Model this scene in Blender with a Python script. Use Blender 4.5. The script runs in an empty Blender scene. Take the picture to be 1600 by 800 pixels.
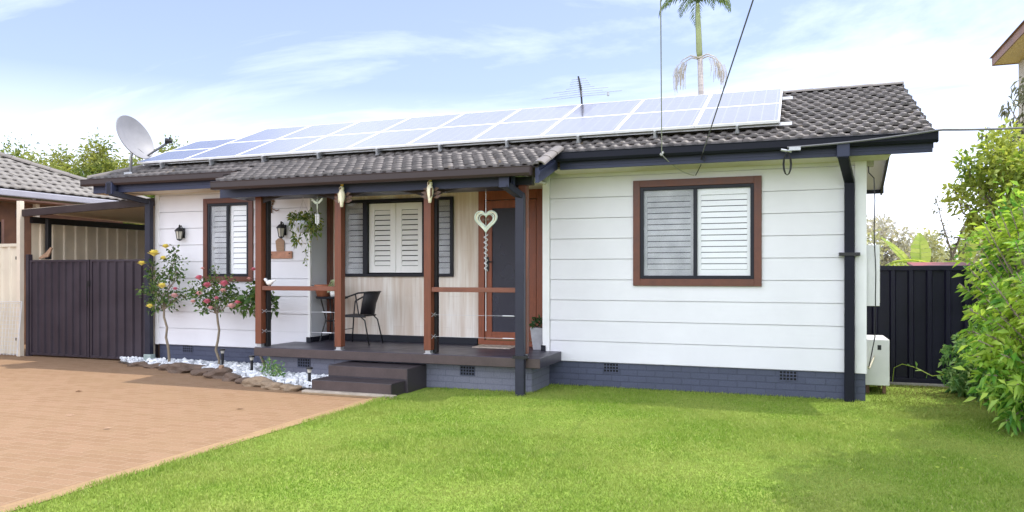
import bpy, math, random
import numpy as np
from mathutils import Vector, Matrix
random.seed(7); rng = np.random.default_rng(11)
S = bpy.context.scene
COL = S.collection
PI = math.pi

# ------------------------------------------------------------------ materials
def nt_new(name):
    m = bpy.data.materials.new(name); m.use_nodes = True
    n = m.node_tree.nodes; l = m.node_tree.links
    return m, n, l, n['Principled BSDF']
def N(n, t, **kw):
    x = n.new(t)
    for k, v in kw.items():
        if k in x.inputs: x.inputs[k].default_value = v
        else: setattr(x, k, v)
    return x
def mixc(n, l, fac, a, b, blend='MIX'):
    x = n.new('ShaderNodeMix'); x.data_type = 'RGBA'; x.blend_type = blend
    for sock, v in ((x.inputs[0], fac), (x.inputs[6], a), (x.inputs[7], b)):
        if isinstance(v, bpy.types.NodeSocket): l.new(v, sock)
        elif isinstance(v, (int, float)): sock.default_value = v
        else: sock.default_value = (*v, 1) if len(v) == 3 else v
    return x.outputs[2]
def ramp(n, l, src, stops):
    r = n.new('ShaderNodeValToRGB'); l.new(src, r.inputs[0])
    el = r.color_ramp.elements
    while len(el) < len(stops): el.new(0.5)
    for e, (p, c) in zip(el, stops):
        e.position = p; e.color = (*c, 1) if not isinstance(c, (int, float)) else (c, c, c, 1)
    return r.outputs[0]
def coords(n, l, scale=(1, 1, 1), kind='Object'):
    t = n.new('ShaderNodeTexCoord'); mp = n.new('ShaderNodeMapping')
    mp.inputs['Scale'].default_value = scale
    l.new(t.outputs[kind], mp.inputs[0]); return mp.outputs[0]
def noise(n, l, vec, scale, detail=4, rough=.6):
    x = N(n, 'ShaderNodeTexNoise', Scale=scale, Detail=detail, Roughness=rough)
    l.new(vec, x.inputs['Vector']); return x.outputs['Fac']
def bump(n, l, h, bs, strength=.3, dist=.01):
    b = N(n, 'ShaderNodeBump', Strength=strength, Distance=dist)
    l.new(h, b.inputs['Height']); l.new(b.outputs[0], bs.inputs['Normal']); return b
def pm(name, col, rough=.6, var=.15, scale=6, bmp=0, metal=0, stretch=(1, 1, 1), fine=0, spec=.4):
    m, n, l, bs = nt_new(name)
    v = coords(n, l, stretch)
    f = noise(n, l, v, scale, 5)
    c0 = [c * (1 - var) for c in col]; c1 = [min(1, c * (1 + var)) for c in col]
    c = ramp(n, l, f, [(.32, c0), (.68, c1)])
    if fine:
        g = noise(n, l, v, scale * 14, 3)
        c = mixc(n, l, fine, c, ramp(n, l, g, [(.35, c0), (.65, c1)]), 'MIX')
    l.new(c, bs.inputs['Base Color'])
    rr = ramp(n, l, f, [(.3, max(0, rough - .08)), (.7, min(1, rough + .08))]); l.new(rr, bs.inputs['Roughness'])
    bs.inputs['Metallic'].default_value = metal
    bs.inputs['Specular IOR Level'].default_value = spec
    if bmp:
        bump(n, l, noise(n, l, v, scale * 8, 4), bs, bmp, .005)
    return m
def leafmat(name, stops, trans=.35, rough=.45, noise_scale=1.2, alt=None):
    """leaf-by-leaf colour, patches where the growth is younger"""
    m, n, l, bs = nt_new(name)
    g = n.new('ShaderNodeNewGeometry')
    c = ramp(n, l, g.outputs['Random Per Island'], stops)
    if alt:
        f = noise(n, l, coords(n, l), noise_scale, 2)
        c = mixc(n, l, ramp(n, l, f, [(.42, 0.), (.62, 1.)]), c, mixc(n, l, .7, c, alt))
    l.new(c, bs.inputs['Base Color']); bs.inputs['Roughness'].default_value = rough
    bs.inputs['Specular IOR Level'].default_value = .3
    t = n.new('ShaderNodeBsdfTranslucent')
    l.new(mixc(n, l, 1.0, c, (1.25, 1.2, .7), 'MULTIPLY'), t.inputs[0])
    ms = n.new('ShaderNodeMixShader'); ms.inputs[0].default_value = trans
    l.new(bs.outputs[0], ms.inputs[1]); l.new(t.outputs[0], ms.inputs[2])
    l.new(ms.outputs[0], n['Material Output'].inputs[0]); return m
def brickmat(name, c1, c2, mortar, bw, bh, msize, axis='wall', bmp=.5, rough=.6, rot=0, stain=None, spec=.3):
    m, n, l, bs = nt_new(name)
    t = n.new('ShaderNodeTexCoord'); vec = t.outputs['Object']
    if axis == 'wall':
        s = n.new('ShaderNodeSeparateXYZ'); l.new(vec, s.inputs[0])
        a = n.new('ShaderNodeMath'); l.new(s.outputs[0], a.inputs[0]); l.new(s.outputs[1], a.inputs[1])
        cb = n.new('ShaderNodeCombineXYZ'); l.new(a.outputs[0], cb.inputs[0]); l.new(s.outputs[2], cb.inputs[1]); vec = cb.outputs[0]
    elif rot:
        mp = n.new('ShaderNodeMapping'); mp.inputs['Rotation'].default_value = (0, 0, rot); l.new(vec, mp.inputs[0]); vec = mp.outputs[0]
    b = N(n, 'ShaderNodeTexBrick', **{'Scale': 1.0, 'Brick Width': bw, 'Row Height': bh, 'Mortar Size': msize, 'Mortar Smooth': .3, 'Bias': 0.0})
    b.inputs['Color1'].default_value = (*c1, 1); b.inputs['Color2'].default_value = (*c2, 1); b.inputs['Mortar'].default_value = (*mortar, 1)
    l.new(vec, b.inputs['Vector'])
    f = noise(n, l, t.outputs['Object'], 1.3, 5)
    c = mixc(n, l, ramp(n, l, f, [(.35, 0.), (.7, .55)]), b.outputs[0], stain or [x * .8 for x in c1])
    g = noise(n, l, t.outputs['Object'], 60, 3)
    c = mixc(n, l, .35, c, ramp(n, l, g, [(.3, (.35, .35, .35)), (.7, (.72, .72, .72))]), 'OVERLAY')
    l.new(c, bs.inputs['Base Color']); bs.inputs['Roughness'].default_value = rough; bs.inputs['Specular IOR Level'].default_value = spec
    inv = N(n, 'ShaderNodeMath', operation='SUBTRACT'); inv.inputs[0].default_value = 1; l.new(b.outputs['Fac'], inv.inputs[1])
    bump(n, l, inv.outputs[0], bs, bmp, .006); return m

M = {}
M['clad'] = pm('white_weatherboard', (.69, .685, .72), .45, .04, 1.5, .05)
M['charcoal'] = pm('charcoal_paint', (.026, .027, .042), .42, .18, 2.5, .03, spec=.25)
M['navy'] = pm('navy_charcoal_paint', (.010, .011, .019), .5, .18, 2.5, .03, spec=.15)
M['valance'] = pm('dark_valance', (.03, .02, .022), .5, .2, 6)
M['bluegrey'] = pm('blue_grey_fascia_paint', (.036, .042, .082), .45, .12, 2, .03, spec=.25)
M['charcoalwarm'] = pm('charcoal_warm_bounce', (.042, .03, .03), .4, .15, 2, spec=.25)  # charcoal gutter paint with warm reflected light put into the colour; also carport beam
M['redwood'] = pm('stained_red_timber', (.15, .045, .02), .45, .3, 9, .15, stretch=(4, 4, .5), fine=.4)
M['redwood_h'] = pm('stained_red_timber_rail', (.17, .06, .034), .45, .3, 9, .15, stretch=(.5, 4, 4), fine=.4)
M['trim'] = pm('brown_window_trim', (.12, .042, .026), .45, .25, 7, .1, fine=.3)
M['darkframe'] = pm('black_window_frame', (.010, .011, .018), .4, .2, 4, spec=.25)
M['darkin'] = pm('unlit_room_black', (.02, .02, .025), .8, .3, 3)
M['shutter'] = pm('white_shutter_paint', (.90, .90, .89), .4, .02, 3)
M['soffit'] = pm('cream_soffit', (.66, .6, .5), .6, .05, 2)
M['deck'] = pm('charcoal_deck_paint', (.042, .038, .055), .38, .25, 3, .08, fine=.3, spec=.3)
M['deckedge'] = pm('deck_paint_warm_bounce', (.068, .048, .046), .5, .25, 4, .08, fine=.3)  # brown reflection on deck and step fronts put into the charcoal colour
M['step'] = pm('step_paint', (.038, .031, .036), .45, .3, 4, .08, fine=.4)
M['paintbrick'] = brickmat('painted_blue_brick', (.062, .070, .112), (.070, .079, .124), (.054, .061, .098), .24, .086, .006, bmp=.8, rough=.5, stain=(.058, .065, .10))
M['paintbrick_s'] = brickmat('painted_grey_brick', (.145, .15, .20), (.16, .165, .215), (.12, .125, .17), .24, .086, .006, bmp=.7, rough=.55, stain=(.145, .145, .18))
M['hole'] = pm('vent_hole_black', (.008, .008, .01), .9, .1, 3)
M['alu'] = pm('aluminium_rail', (.55, .55, .56), .35, .08, 5, metal=.8)
M['panelframe'] = pm('white_anodised_frame', (.80, .80, .82), .35, .05, 5)
M['doorwood'] = pm('orange_red_door_timber', (.23, .064, .028), .42, .28, 9, .12, stretch=(4, 4, .5), fine=.4)
M['galv'] = pm('galvanised_steel', (.42, .43, .45), .45, .15, 9, metal=.6)
M['dishgrey'] = pm('dish_grey_paint', (.25, .25, .265), .5, .1, 5)
M['black'] = pm('black_metal', (.012, .012, .014), .4, .2, 6)
M['wicker'] = pm('black_wicker', (.014, .013, .017), .5, .4, 60, .5)
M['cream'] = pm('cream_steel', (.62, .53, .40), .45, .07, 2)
M['creampale'] = pm('cream_fence_steel', (.68, .62, .5), .45, .05, 2)  # paler cream, used for the fence and small fittings
M['tan'] = pm('tan_ribbed_steel', (.72, .61, .46), .5, .12, 2)
M['gate'] = pm('dark_ribbed_steel', (.042, .033, .042), .42, .2, 1.4, .02, spec=.3)
M['fence'] = pm('black_blue_ribbed_steel', (.008, .0075, .020), .42, .25, 1.4, spec=.3)
M['white'] = pm('white_enamel', (.78, .78, .78), .4, .04, 4)
M['whitedirty'] = pm('weathered_white', (.62, .62, .62), .5, .1, 6)
M['terracotta'] = pm('terracotta', (.36, .13, .07), .75, .2, 9, .2)
M['stonepot'] = pm('grey_stone_pot', (.34, .34, .36), .7, .15, 9, .2)
M['greypot'] = pm('pale_grey_pot', (.45, .48, .56), .5, .08, 6)
M['bark'] = pm('pale_bark', (.24, .19, .15), .85, .35, 12, .6, stretch=(3, 3, .6))
M['stem'] = pm('rose_stem', (.21, .17, .12), .8, .3, 14, .5, stretch=(3, 3, .6))
M['rock'] = pm('brown_edging_rock', (.12, .082, .06), .85, .4, 5, .7, fine=.4)
M['palerock'] = pm('sandy_edging_rock', (.26, .19, .125), .85, .3, 5, .7, fine=.4)
M['soil'] = pm('garden_soil', (.10, .07, .05), .95, .35, 8, .8, fine=.4)
M['timberblock'] = pm('weathered_timber', (.30, .19, .12), .7, .3, 10, .2, stretch=(.6, 3, 3), fine=.4)
M['plaque'] = pm('pink_timber_plaque', (.40, .2, .13), .7, .25, 10, .2)
M['mat'] = pm('coir_mat', (.46, .38, .32), .95, .5, 14, .8, fine=.5)
M['cable'] = pm('grey_cable', (.12, .12, .13), .6, .2, 3)
M['cablew'] = pm('white_cable', (.42, .42, .42), .6, .1, 3)
M['wire'] = pm('steel_wire', (.6, .6, .62), .35, .1, 3, metal=.5)
M['yellow'] = pm('rose_yellow', (.86, .74, .20), .6, .12, 12)
M['pink'] = pm('rose_pink', (.72, .22, .30), .6, .3, 12)
M['palepink'] = pm('rose_pale_pink', (.78, .46, .44), .6, .2, 12)
M['feather'] = pm('cream_feather_paint', (.86, .80, .62), .5, .12, 20)
M['crest'] = pm('crest_yellow_paint', (.80, .52, .05), .5, .15, 20)
M['ornleaf'] = pm('bronze_leaf_paint', (.13, .075, .055), .5, .35, 14)
M['ornpale'] = pm('pale_green_enamel', (.62, .70, .60), .3, .2, 14)
M['rust'] = pm('rusty_iron', (.17, .095, .06), .7, .4, 20, .3)
M['lampglass'] = pm('lantern_glass', (.5, .48, .42), .12, .1, 4)
M['neightile'] = None
M['whitepost'] = pm('cream_post', (.70, .62, .5), .5, .06, 3)
M['neighwall'] = pm('neighbour_brown_brick', (.16, .075, .04), .7, .25, 3, .2)
M['tanwall'] = pm('neighbour_pale_render', (.50, .44, .36), .7, .1, 3, .1)
M['eavetimber'] = pm('brown_eave_timber', (.27, .15, .11), .6, .2, 3)
M['ceilcream'] = pm('cream_eave_lining', (.72, .56, .30), .6, .06, 2)
M['redroof'] = pm('faded_red_roof', (.30, .06, .05), .5, .15, 3)
M['meterbox'] = pm('pale_green_box', (.36, .34, .24), .5, .12, 5)

def glassmat():
    m, n, l, bs = nt_new('window_glass')
    tr = n.new('ShaderNodeBsdfTransparent'); tr.inputs[0].default_value = (.98, .985, .99, 1)
    gl = n.new('ShaderNodeBsdfGlossy'); gl.inputs['Roughness'].default_value = .03
    fr = N(n, 'ShaderNodeFresnel', IOR=1.33)
    ms = n.new('ShaderNodeMixShader'); l.new(fr.outputs[0], ms.inputs[0]); l.new(tr.outputs[0], ms.inputs[1]); l.new(gl.outputs[0], ms.inputs[2])
    l.new(ms.outputs[0], n['Material Output'].inputs[0]); return m
M['glass'] = glassmat()
def screenmat(name, opac, col):
    m, n, l, bs = nt_new(name)
    tr = n.new('ShaderNodeBsdfTransparent'); bs.inputs['Base Color'].default_value = (*col, 1); bs.inputs['Roughness'].default_value = .5
    f = noise(n, l, coords(n, l), 3, 2)
    r = ramp(n, l, f, [(.3, opac - .05), (.7, opac + .05)])
    ms = n.new('ShaderNodeMixShader'); l.new(r, ms.inputs[0]); l.new(tr.outputs[0], ms.inputs[1]); l.new(bs.outputs[0], ms.inputs[2])
    l.new(ms.outputs[0], n['Material Output'].inputs[0]); return m
M['flyscreen'] = screenmat('fly_screen_mesh', .17, (.16, .17, .22))
M['doorscreen'] = screenmat('security_screen_mesh', .8, (.03, .03, .05))

def tilemat(name, dark, light, lichen):
    m, n, l, bs = nt_new(name)
    v = coords(n, l)
    g = n.new('ShaderNodeNewGeometry')
    f = noise(n, l, v, 2.2, 5)
    c = ramp(n, l, g.outputs['Random Per Island'], [(0, dark), (1, light)])
    c = mixc(n, l, ramp(n, l, f, [(.3, 0.), (.75, .7)]), c, [x * 1.25 for x in light])
    h = noise(n, l, v, 9, 4)
    c = mixc(n, l, ramp(n, l, h, [(.63, 0.), (.74, .7)]), c, lichen)
    k = noise(n, l, v, 70, 3)
    c = mixc(n, l, .4, c, ramp(n, l, k, [(.3, (.3, .3, .3)), (.7, (.7, .7, .7))]), 'OVERLAY')
    l.new(c, bs.inputs['Base Color']); bs.inputs['Roughness'].default_value = .5; bs.inputs['Specular IOR Level'].default_value = .45
    bump(n, l, k, bs, .4, .004); return m
M['tile'] = tilemat('concrete_roof_tile', (.042, .037, .036), (.112, .098, .092), (.20, .145, .08))
M['ridgetile'] = tilemat('ridge_cap_tile', (.11, .098, .09), (.155, .138, .125), (.26, .19, .10))
M['neightile'] = tilemat('neighbour_roof_tile', (.12, .108, .096), (.165, .152, .138), (.19, .175, .14))

def panelmat():
    m, n, l, bs = nt_new('solar_cells')
    t = n.new('ShaderNodeTexCoord')
    b = N(n, 'ShaderNodeTexBrick', **{'Scale': 1.0, 'Brick Width': .165, 'Row Height': .083, 'Mortar Size': .004, 'Mortar Smooth': .2, 'offset': 0.0})
    b.inputs['Color1'].default_value = (.075, .075, .11, 1); b.inputs['Color2'].default_value = (.09, .09, .125, 1); b.inputs['Mortar'].default_value = (.26, .26, .32, 1)
    l.new(t.outputs['Object'], b.inputs['Vector'])
    l.new(b.outputs[0], bs.inputs['Base Color']); bs.inputs['Roughness'].default_value = .16
    bs.inputs['Coat Weight'].default_value = .6; bs.inputs['Coat Roughness'].default_value = .06; bs.inputs['Coat IOR'].default_value = 1.5
    bs.inputs['Specular IOR Level'].default_value = .6
    return m
M['cells'] = panelmat()

def timberwall():
    m, n, l, bs = nt_new('limed_timber_panel')
    t = n.new('ShaderNodeTexCoord')
    s = n.new('ShaderNodeSeparateXYZ'); l.new(t.outputs['Object'], s.inputs[0])
    cb = n.new('ShaderNodeCombineXYZ'); l.new(s.outputs[2], cb.inputs[0]); l.new(s.outputs[0], cb.inputs[1])
    b = N(n, 'ShaderNodeTexBrick', **{'Scale': 1.0, 'Brick Width': 1.22, 'Row Height': .2, 'Mortar Size': .0015, 'Mortar Smooth': .1, 'offset': .4})
    b.inputs['Color1'].default_value = (.72, .62, .53, 1); b.inputs['Color2'].default_value = (.86, .81, .75, 1); b.inputs['Mortar'].default_value = (.33, .26, .21, 1)
    l.new(cb.outputs[0], b.inputs['Vector'])
    f = noise(n, l, coords(n, l, (14, 14, .7)), 3, 6, .7)
    c = mixc(n, l, .55, b.outputs[0], ramp(n, l, f, [(.28, (.52, .44, .37)), (.46, (.82, .77, .71)), (.7, (.9, .88, .85))]))
    f2 = noise(n, l, coords(n, l, (6, 6, .4)), 1.0, 3)
    c = mixc(n, l, ramp(n, l, f2, [(.38, 0.), (.62, .75)]), c, (.55, .42, .32))
    l.new(c, bs.inputs['Base Color']); bs.inputs['Roughness'].default_value = .55; return m
M['limed'] = timberwall()

def pavermat():
    m = brickmat('clay_paver', (.255, .158, .096), (.215, .13, .073), (.285, .195, .122), .235, .118, .008, axis='ground', bmp=.6, rough=.8, stain=(.245, .16, .09), spec=.2)
    return m
M['paver'] = pavermat()
M['edgepaver'] = brickmat('edging_paver', (.32, .215, .115), (.28, .18, .10), (.25, .17, .10), .235, .12, .006, axis='ground', bmp=.4, rough=.8, rot=PI / 2, spec=.2)

def groundmat(name, stops, scale):
    m, n, l, bs = nt_new(name)
    v = coords(n, l)
    a = noise(n, l, v, scale, 6, .65); b = noise(n, l, v, scale * 30, 4, .7)
    c = ramp(n, l, a, stops)
    c = mixc(n, l, .6, c, ramp(n, l, b, [(.3, (.25, .25, .25)), (.7, (.75, .75, .75))]), 'OVERLAY')
    l.new(c, bs.inputs['Base Color']); bs.inputs['Roughness'].default_value = .95; bs.inputs['Specular IOR Level'].default_value = .1
    bump(n, l, b, bs, .8, .02); return m
M['ground'] = groundmat('backyard_ground', [(.3, (.10, .11, .04)), (.7, (.22, .18, .09))], .5)
M['lawn'] = groundmat('lawn_soil_and_thatch', [(.3, (.14, .22, .035)), (.55, (.2, .28, .05)), (.75, (.26, .28, .08))], .8)

def grassmat():
    m, n, l, bs = nt_new('grass_blade')
    g = n.new('ShaderNodeNewGeometry')
    v = coords(n, l)
    c = ramp(n, l, g.outputs['Random Per Island'], [(0, (.15, .26, .03)), (.5, (.22, .34, .042)), (.9, (.28, .38, .06)), (1, (.42, .42, .17))])
    p = noise(n, l, v, .9, 4)
    c = mixc(n, l, ramp(n, l, p, [(.38, 0.), (.64, .8)]), c, (.34, .39, .095))
    q = noise(n, l, v, 2.6, 3)
    c = mixc(n, l, ramp(n, l, q, [(.58, 0.), (.75, .5)]), c, (.15, .29, .035))
    s = n.new('ShaderNodeSeparateXYZ'); l.new(v, s.inputs[0])
    # trodden, thinner and browner run beside the house
    a = N(n, 'ShaderNodeMapRange', **{'From Min': -1.2, 'From Max': .9}); l.new(s.outputs[1], a.inputs[0])
    b = N(n, 'ShaderNodeMapRange', **{'From Min': 10.9, 'From Max': 12}); l.new(s.outputs[0], b.inputs[0])
    ab = N(n, 'ShaderNodeMath', operation='MULTIPLY'); l.new(a.outputs[0], ab.inputs[0]); l.new(b.outputs[0], ab.inputs[1])
    ab2 = N(n, 'ShaderNodeMath', operation='MULTIPLY'); l.new(ab.outputs[0], ab2.inputs[0]); ab2.inputs[1].default_value = .75
    c = mixc(n, l, ab2.outputs[0], c, (.24, .19, .07))
    l.new(c, bs.inputs['Base Color']); bs.inputs['Roughness'].default_value = .5; bs.inputs['Specular IOR Level'].default_value = .25
    t = n.new('ShaderNodeBsdfTranslucent'); l.new(c, t.inputs[0])
    ms = n.new('ShaderNodeMixShader'); ms.inputs[0].default_value = .35
    l.new(bs.outputs[0], ms.inputs[1]); l.new(t.outputs[0], ms.inputs[2]); l.new(ms.outputs[0], n['Material Output'].inputs[0]); return m
M['grass'] = grassmat()
def pebblemat():
    m, n, l, bs = nt_new('white_pebble')
    g = n.new('ShaderNodeNewGeometry')
    c = ramp(n, l, g.outputs['Random Per Island'], [(0, (.36, .38, .41)), (.4, (.60, .62, .65)), (1, (.80, .81, .83))])
    l.new(c, bs.inputs['Base Color']); bs.inputs['Roughness'].default_value = .6
    bump(n, l, noise(n, l, coords(n, l), 40, 3), bs, .3, .005); return m
M['pebble'] = pebblemat()

M['leaf_shrub'] = leafmat('shrub_leaf', [(0, (.05, .18, .035)), (.4, (.15, .37, .06)), (.75, (.30, .53, .09)), (1, (.55, .68, .18))], .5, .4, 1.6, (.52, .64, .10))
M['leaf_tree'] = leafmat('garden_tree_leaf', [(0, (.09, .17, .03)), (.5, (.23, .33, .06)), (1, (.46, .52, .12))], .48, .45, 1.5, (.48, .52, .13))
M['leaf_vine'] = leafmat('vine_leaf', [(0, (.07, .18, .05)), (.6, (.17, .32, .10)), (1, (.34, .46, .17))], .4)
M['leaf_bamboo'] = leafmat('hedge_tree_leaf', [(0, (.06, .11, .03)), (.5, (.15, .22, .055)), (1, (.32, .36, .10))], .42, .5, .6, (.33, .34, .10))
M['leaf_rose'] = leafmat('rose_leaf', [(0, (.03, .075, .02)), (.6, (.08, .15, .035)), (1, (.18, .26, .07))], .3)
M['leaf_dark'] = leafmat('dark_leaf', [(0, (.015, .045, .015)), (1, (.05, .10, .03))], .2)
M['leaf_basket'] = leafmat('basket_leaf', [(0, (.05, .10, .02)), (.6, (.13, .19, .04)), (1, (.30, .27, .08))], .3)
M['leaf_pale'] = leafmat('variegated_leaf', [(0, (.25, .36, .16)), (.5, (.55, .62, .42)), (1, (.78, .8, .68))], .3)
M['leaf_banana'] = leafmat('banana_leaf', [(0, (.3, .42, .07)), (1, (.46, .54, .12))], .5)
M['leaf_palm'] = leafmat('palm_leaf', [(0, (.06, .11, .04)), (1, (.16, .23, .08))], .35)
M['leaf_gum'] = leafmat('gum_leaf', [(0, (.10, .11, .07)), (1, (.2, .2, .12))], .3)
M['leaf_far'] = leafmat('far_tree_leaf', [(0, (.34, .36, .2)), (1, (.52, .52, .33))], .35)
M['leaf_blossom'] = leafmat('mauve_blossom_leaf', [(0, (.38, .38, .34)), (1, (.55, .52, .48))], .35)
M['palmtrunk'] = pm('palm_trunk', (.42, .38, .36), .8, .2, 4, .3, stretch=(1, 1, 5))
M['crownshaft'] = pm('palm_crownshaft', (.27, .31, .14), .6, .15, 4)
M['palmstalk'] = pm('palm_fruit_stalk', (.44, .40, .34), .8, .25, 9)

# ------------------------------------------------------------------ mesh building
class MB:
    def __init__(s): s.v = []; s.f = []
    def add(s, vs, fs):
        o = len(s.v); s.v += [tuple(p) for p in vs]; s.f += [tuple(i + o for i in q) for q in fs]; return s
    def box(s, a, b, mat=None):
        x0, y0, z0 = [min(p, q) for p, q in zip(a, b)]; x1, y1, z1 = [max(p, q) for p, q in zip(a, b)]
        vs = [(x0, y0, z0), (x1, y0, z0), (x1, y1, z0), (x0, y1, z0), (x0, y0, z1), (x1, y0, z1), (x1, y1, z1), (x0, y1, z1)]
        if mat is not None: vs = [mat @ Vector(p) for p in vs]
        return s.add(vs, [(0, 3, 2, 1), (4, 5, 6, 7), (0, 1, 5, 4), (1, 2, 6, 5), (2, 3, 7, 6), (3, 0, 4, 7)])
    def tube(s, pts, r, n=8, cap=True):
        pts = [Vector(p) for p in pts]; rs = r if isinstance(r, (list, tuple)) else [r] * len(pts)
        vs = []; fs = []; prev = None
        for i, p in enumerate(pts):
            t = (pts[min(i + 1, len(pts) - 1)] - pts[max(i - 1, 0)])
            if t.length < 1e-9: t = Vector((0, 0, 1))
            t.normalize()
            if prev is None:
                u = t.cross(Vector((0, 0, 1)) if abs(t.z) < .9 else Vector((1, 0, 0))); u.normalize()
            else:
                u = prev - t * prev.dot(t)
                if u.length < 1e-6: u = t.orthogonal()
                u.normalize()
            prev = u; w = t.cross(u)
            for k in range(n):
                a = 2 * PI * k / n; vs.append(p + (u * math.cos(a) + w * math.sin(a)) * rs[i])
        for i in range(len(pts) - 1):
            for k in range(n):
                a = i * n + k; b = i * n + (k + 1) % n
                fs.append((a, b, b + n, a + n))
        if cap: fs.append(tuple(reversed(range(n)))); fs.append(tuple(range((len(pts) - 1) * n, len(pts) * n)))
        return s.add(vs, fs)
    def lathe(s, prof, c=(0, 0, 0), n=16):
        vs = []; fs = []
        for r, z in prof:
            for k in range(n):
                a = 2 * PI * k / n; vs.append((c[0] + r * math.cos(a), c[1] + r * math.sin(a), c[2] + z))
        for i in range(len(prof) - 1):
            for k in range(n):
                a = i * n + k; b = i * n + (k + 1) % n; fs.append((a, b, b + n, a + n))
        if prof[0][0] > 1e-4: fs.append(tuple(reversed(range(n))))
        if prof[-1][0] > 1e-4: fs.append(tuple(range((len(prof) - 1) * n, len(prof) * n)))
        return s.add(vs, fs)
    def prism(s, poly, d, off=(0, 0, 0)):
        """closed outline (list of 3-D points) pushed along the vector d"""
        n = len(poly); d = Vector(d); p0 = [Vector(p) + Vector(off) for p in poly]
        return s.add(p0 + [p + d for p in p0], [tuple(range(n)), tuple(reversed(range(n, 2 * n)))] + [(i + n, (i + 1) % n + n, (i + 1) % n, i) for i in range(n)])
    def blob(s, c, r, seed=0, sub=1, rough=.25, squash=(1, 1, 1)):
        import bmesh
        bm = bmesh.new(); bmesh.ops.create_icosphere(bm, subdivisions=sub + 1, radius=1)
        R = random.Random(seed); ph = [R.uniform(0, 6) for _ in range(6)]
        vs = []
        for v in bm.verts:
            p = v.co; k = 1 + rough * (math.sin(2.3 * p.x + ph[0]) * math.sin(2.9 * p.y + ph[1]) + .6 * math.sin(4.1 * p.z + ph[2]) * math.sin(3.7 * p.x + ph[3]))
            vs.append((c[0] + p.x * k * r * squash[0], c[1] + p.y * k * r * squash[1], c[2] + p.z * k * r * squash[2]))
        bm.verts.index_update(); fs = [tuple(v.index for v in f.verts) for f in bm.faces]; bm.free()
        return s.add(vs, fs)
    def build(s, name, mat, parent=None, smooth=False, bevel=0):
        off = Vector((0, 0, 0))
        if parent is not None:
            p = parent
            while p is not None: off += p.location; p = p.parent
        me = bpy.data.meshes.new(name)
        me.from_pydata([(a - off.x, b - off.y, c - off.z) for a, b, c in s.v], [], s.f); me.update()
        import bmesh
        bm = bmesh.new(); bm.from_mesh(me); bmesh.ops.recalc_face_normals(bm, faces=bm.faces); bm.to_mesh(me); bm.free()
        return link(name, me, mat, parent, smooth, bevel)
def link(name, me, mat, parent=None, smooth=False, bevel=0):
    o = bpy.data.objects.new(name, me); COL.objects.link(o)
    if mat is not None: me.materials.append(M[mat] if isinstance(mat, str) else mat)
    if parent is not None: o.parent = parent
    if smooth:
        me.polygons.foreach_set('use_smooth', [True] * len(me.polygons))
    if bevel:
        b = o.modifiers.new('bevel', 'BEVEL'); b.width = bevel; b.segments = 2; b.limit_method = 'ANGLE'
    return o
def tag(o, label=None, cat=None, group=None, kind=None):
    if label: o['label'] = label
    if cat: o['category'] = cat
    if group: o['group'] = group
    if kind: o['kind'] = kind
    return o
def thing(name, label, cat, loc=(0, 0, 0), group=None):
    o = bpy.data.objects.new(name, None); COL.objects.link(o); o.location = loc; o.empty_display_size = .2
    return tag(o, label, cat, group)
def copy_tree(o, parent=None):
    c = o.copy(); COL.objects.link(c)
    if parent: c.parent = parent
    for ch in list(o.children): copy_tree(ch, c)
    return c
def np_mesh(name, verts, faces, mat, parent=None, smooth=False):
    """verts (n,3), faces (m,k) all of one size"""
    me = bpy.data.meshes.new(name); k = faces.shape[1]
    v = np.asarray(verts, np.float32)
    if parent is not None:
        off = np.zeros(3, np.float32); p = parent
        while p is not None: off += np.array(p.location, np.float32); p = p.parent
        v = v - off
    me.vertices.add(len(v)); me.vertices.foreach_set('co', v.ravel())
    me.loops.add(faces.size); me.loops.foreach_set('vertex_index', faces.ravel().astype(np.int32))
    me.polygons.add(len(faces)); me.polygons.foreach_set('loop_start', (np.arange(len(faces)) * k).astype(np.int32))
    me.update(calc_edges=True)
    return link(name, me, mat, parent, smooth)
def unit(a): return a / (np.linalg.norm(a, axis=-1, keepdims=True) + 1e-9)
def leaf_arrays(pos, d, size, width=.4, fold=.25, droop=.15):
    """each leaf: base, left, tip, right folded on the midrib -> two triangles"""
    n = len(pos); d = unit(d); rnd = rng.normal(size=(n, 3)) + np.array([0, 0, .0])
    side = unit(np.cross(d, rnd)); nor = np.cross(side, d); flip = np.sign(nor[:, 2:3] + 1e-6); nor *= flip; side = side
    L = size[:, None]
    mid = pos + d * L * .45
    a = mid + side * L * width * .5 + nor * L * fold * .3
    b = mid - side * L * width * .5 + nor * L * fold * .3
    tip = pos + d * L - np.array([0, 0, 1]) * L * droop
    v = np.stack([pos, a, tip, b], 1).reshape(-1, 3)
    i = np.arange(n)[:, None] * 4
    f = np.stack([np.concatenate([i, i + 2, i + 1], 1), np.concatenate([i, i + 3, i + 2], 1)], 1).reshape(-1, 3)
    return v, f
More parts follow.
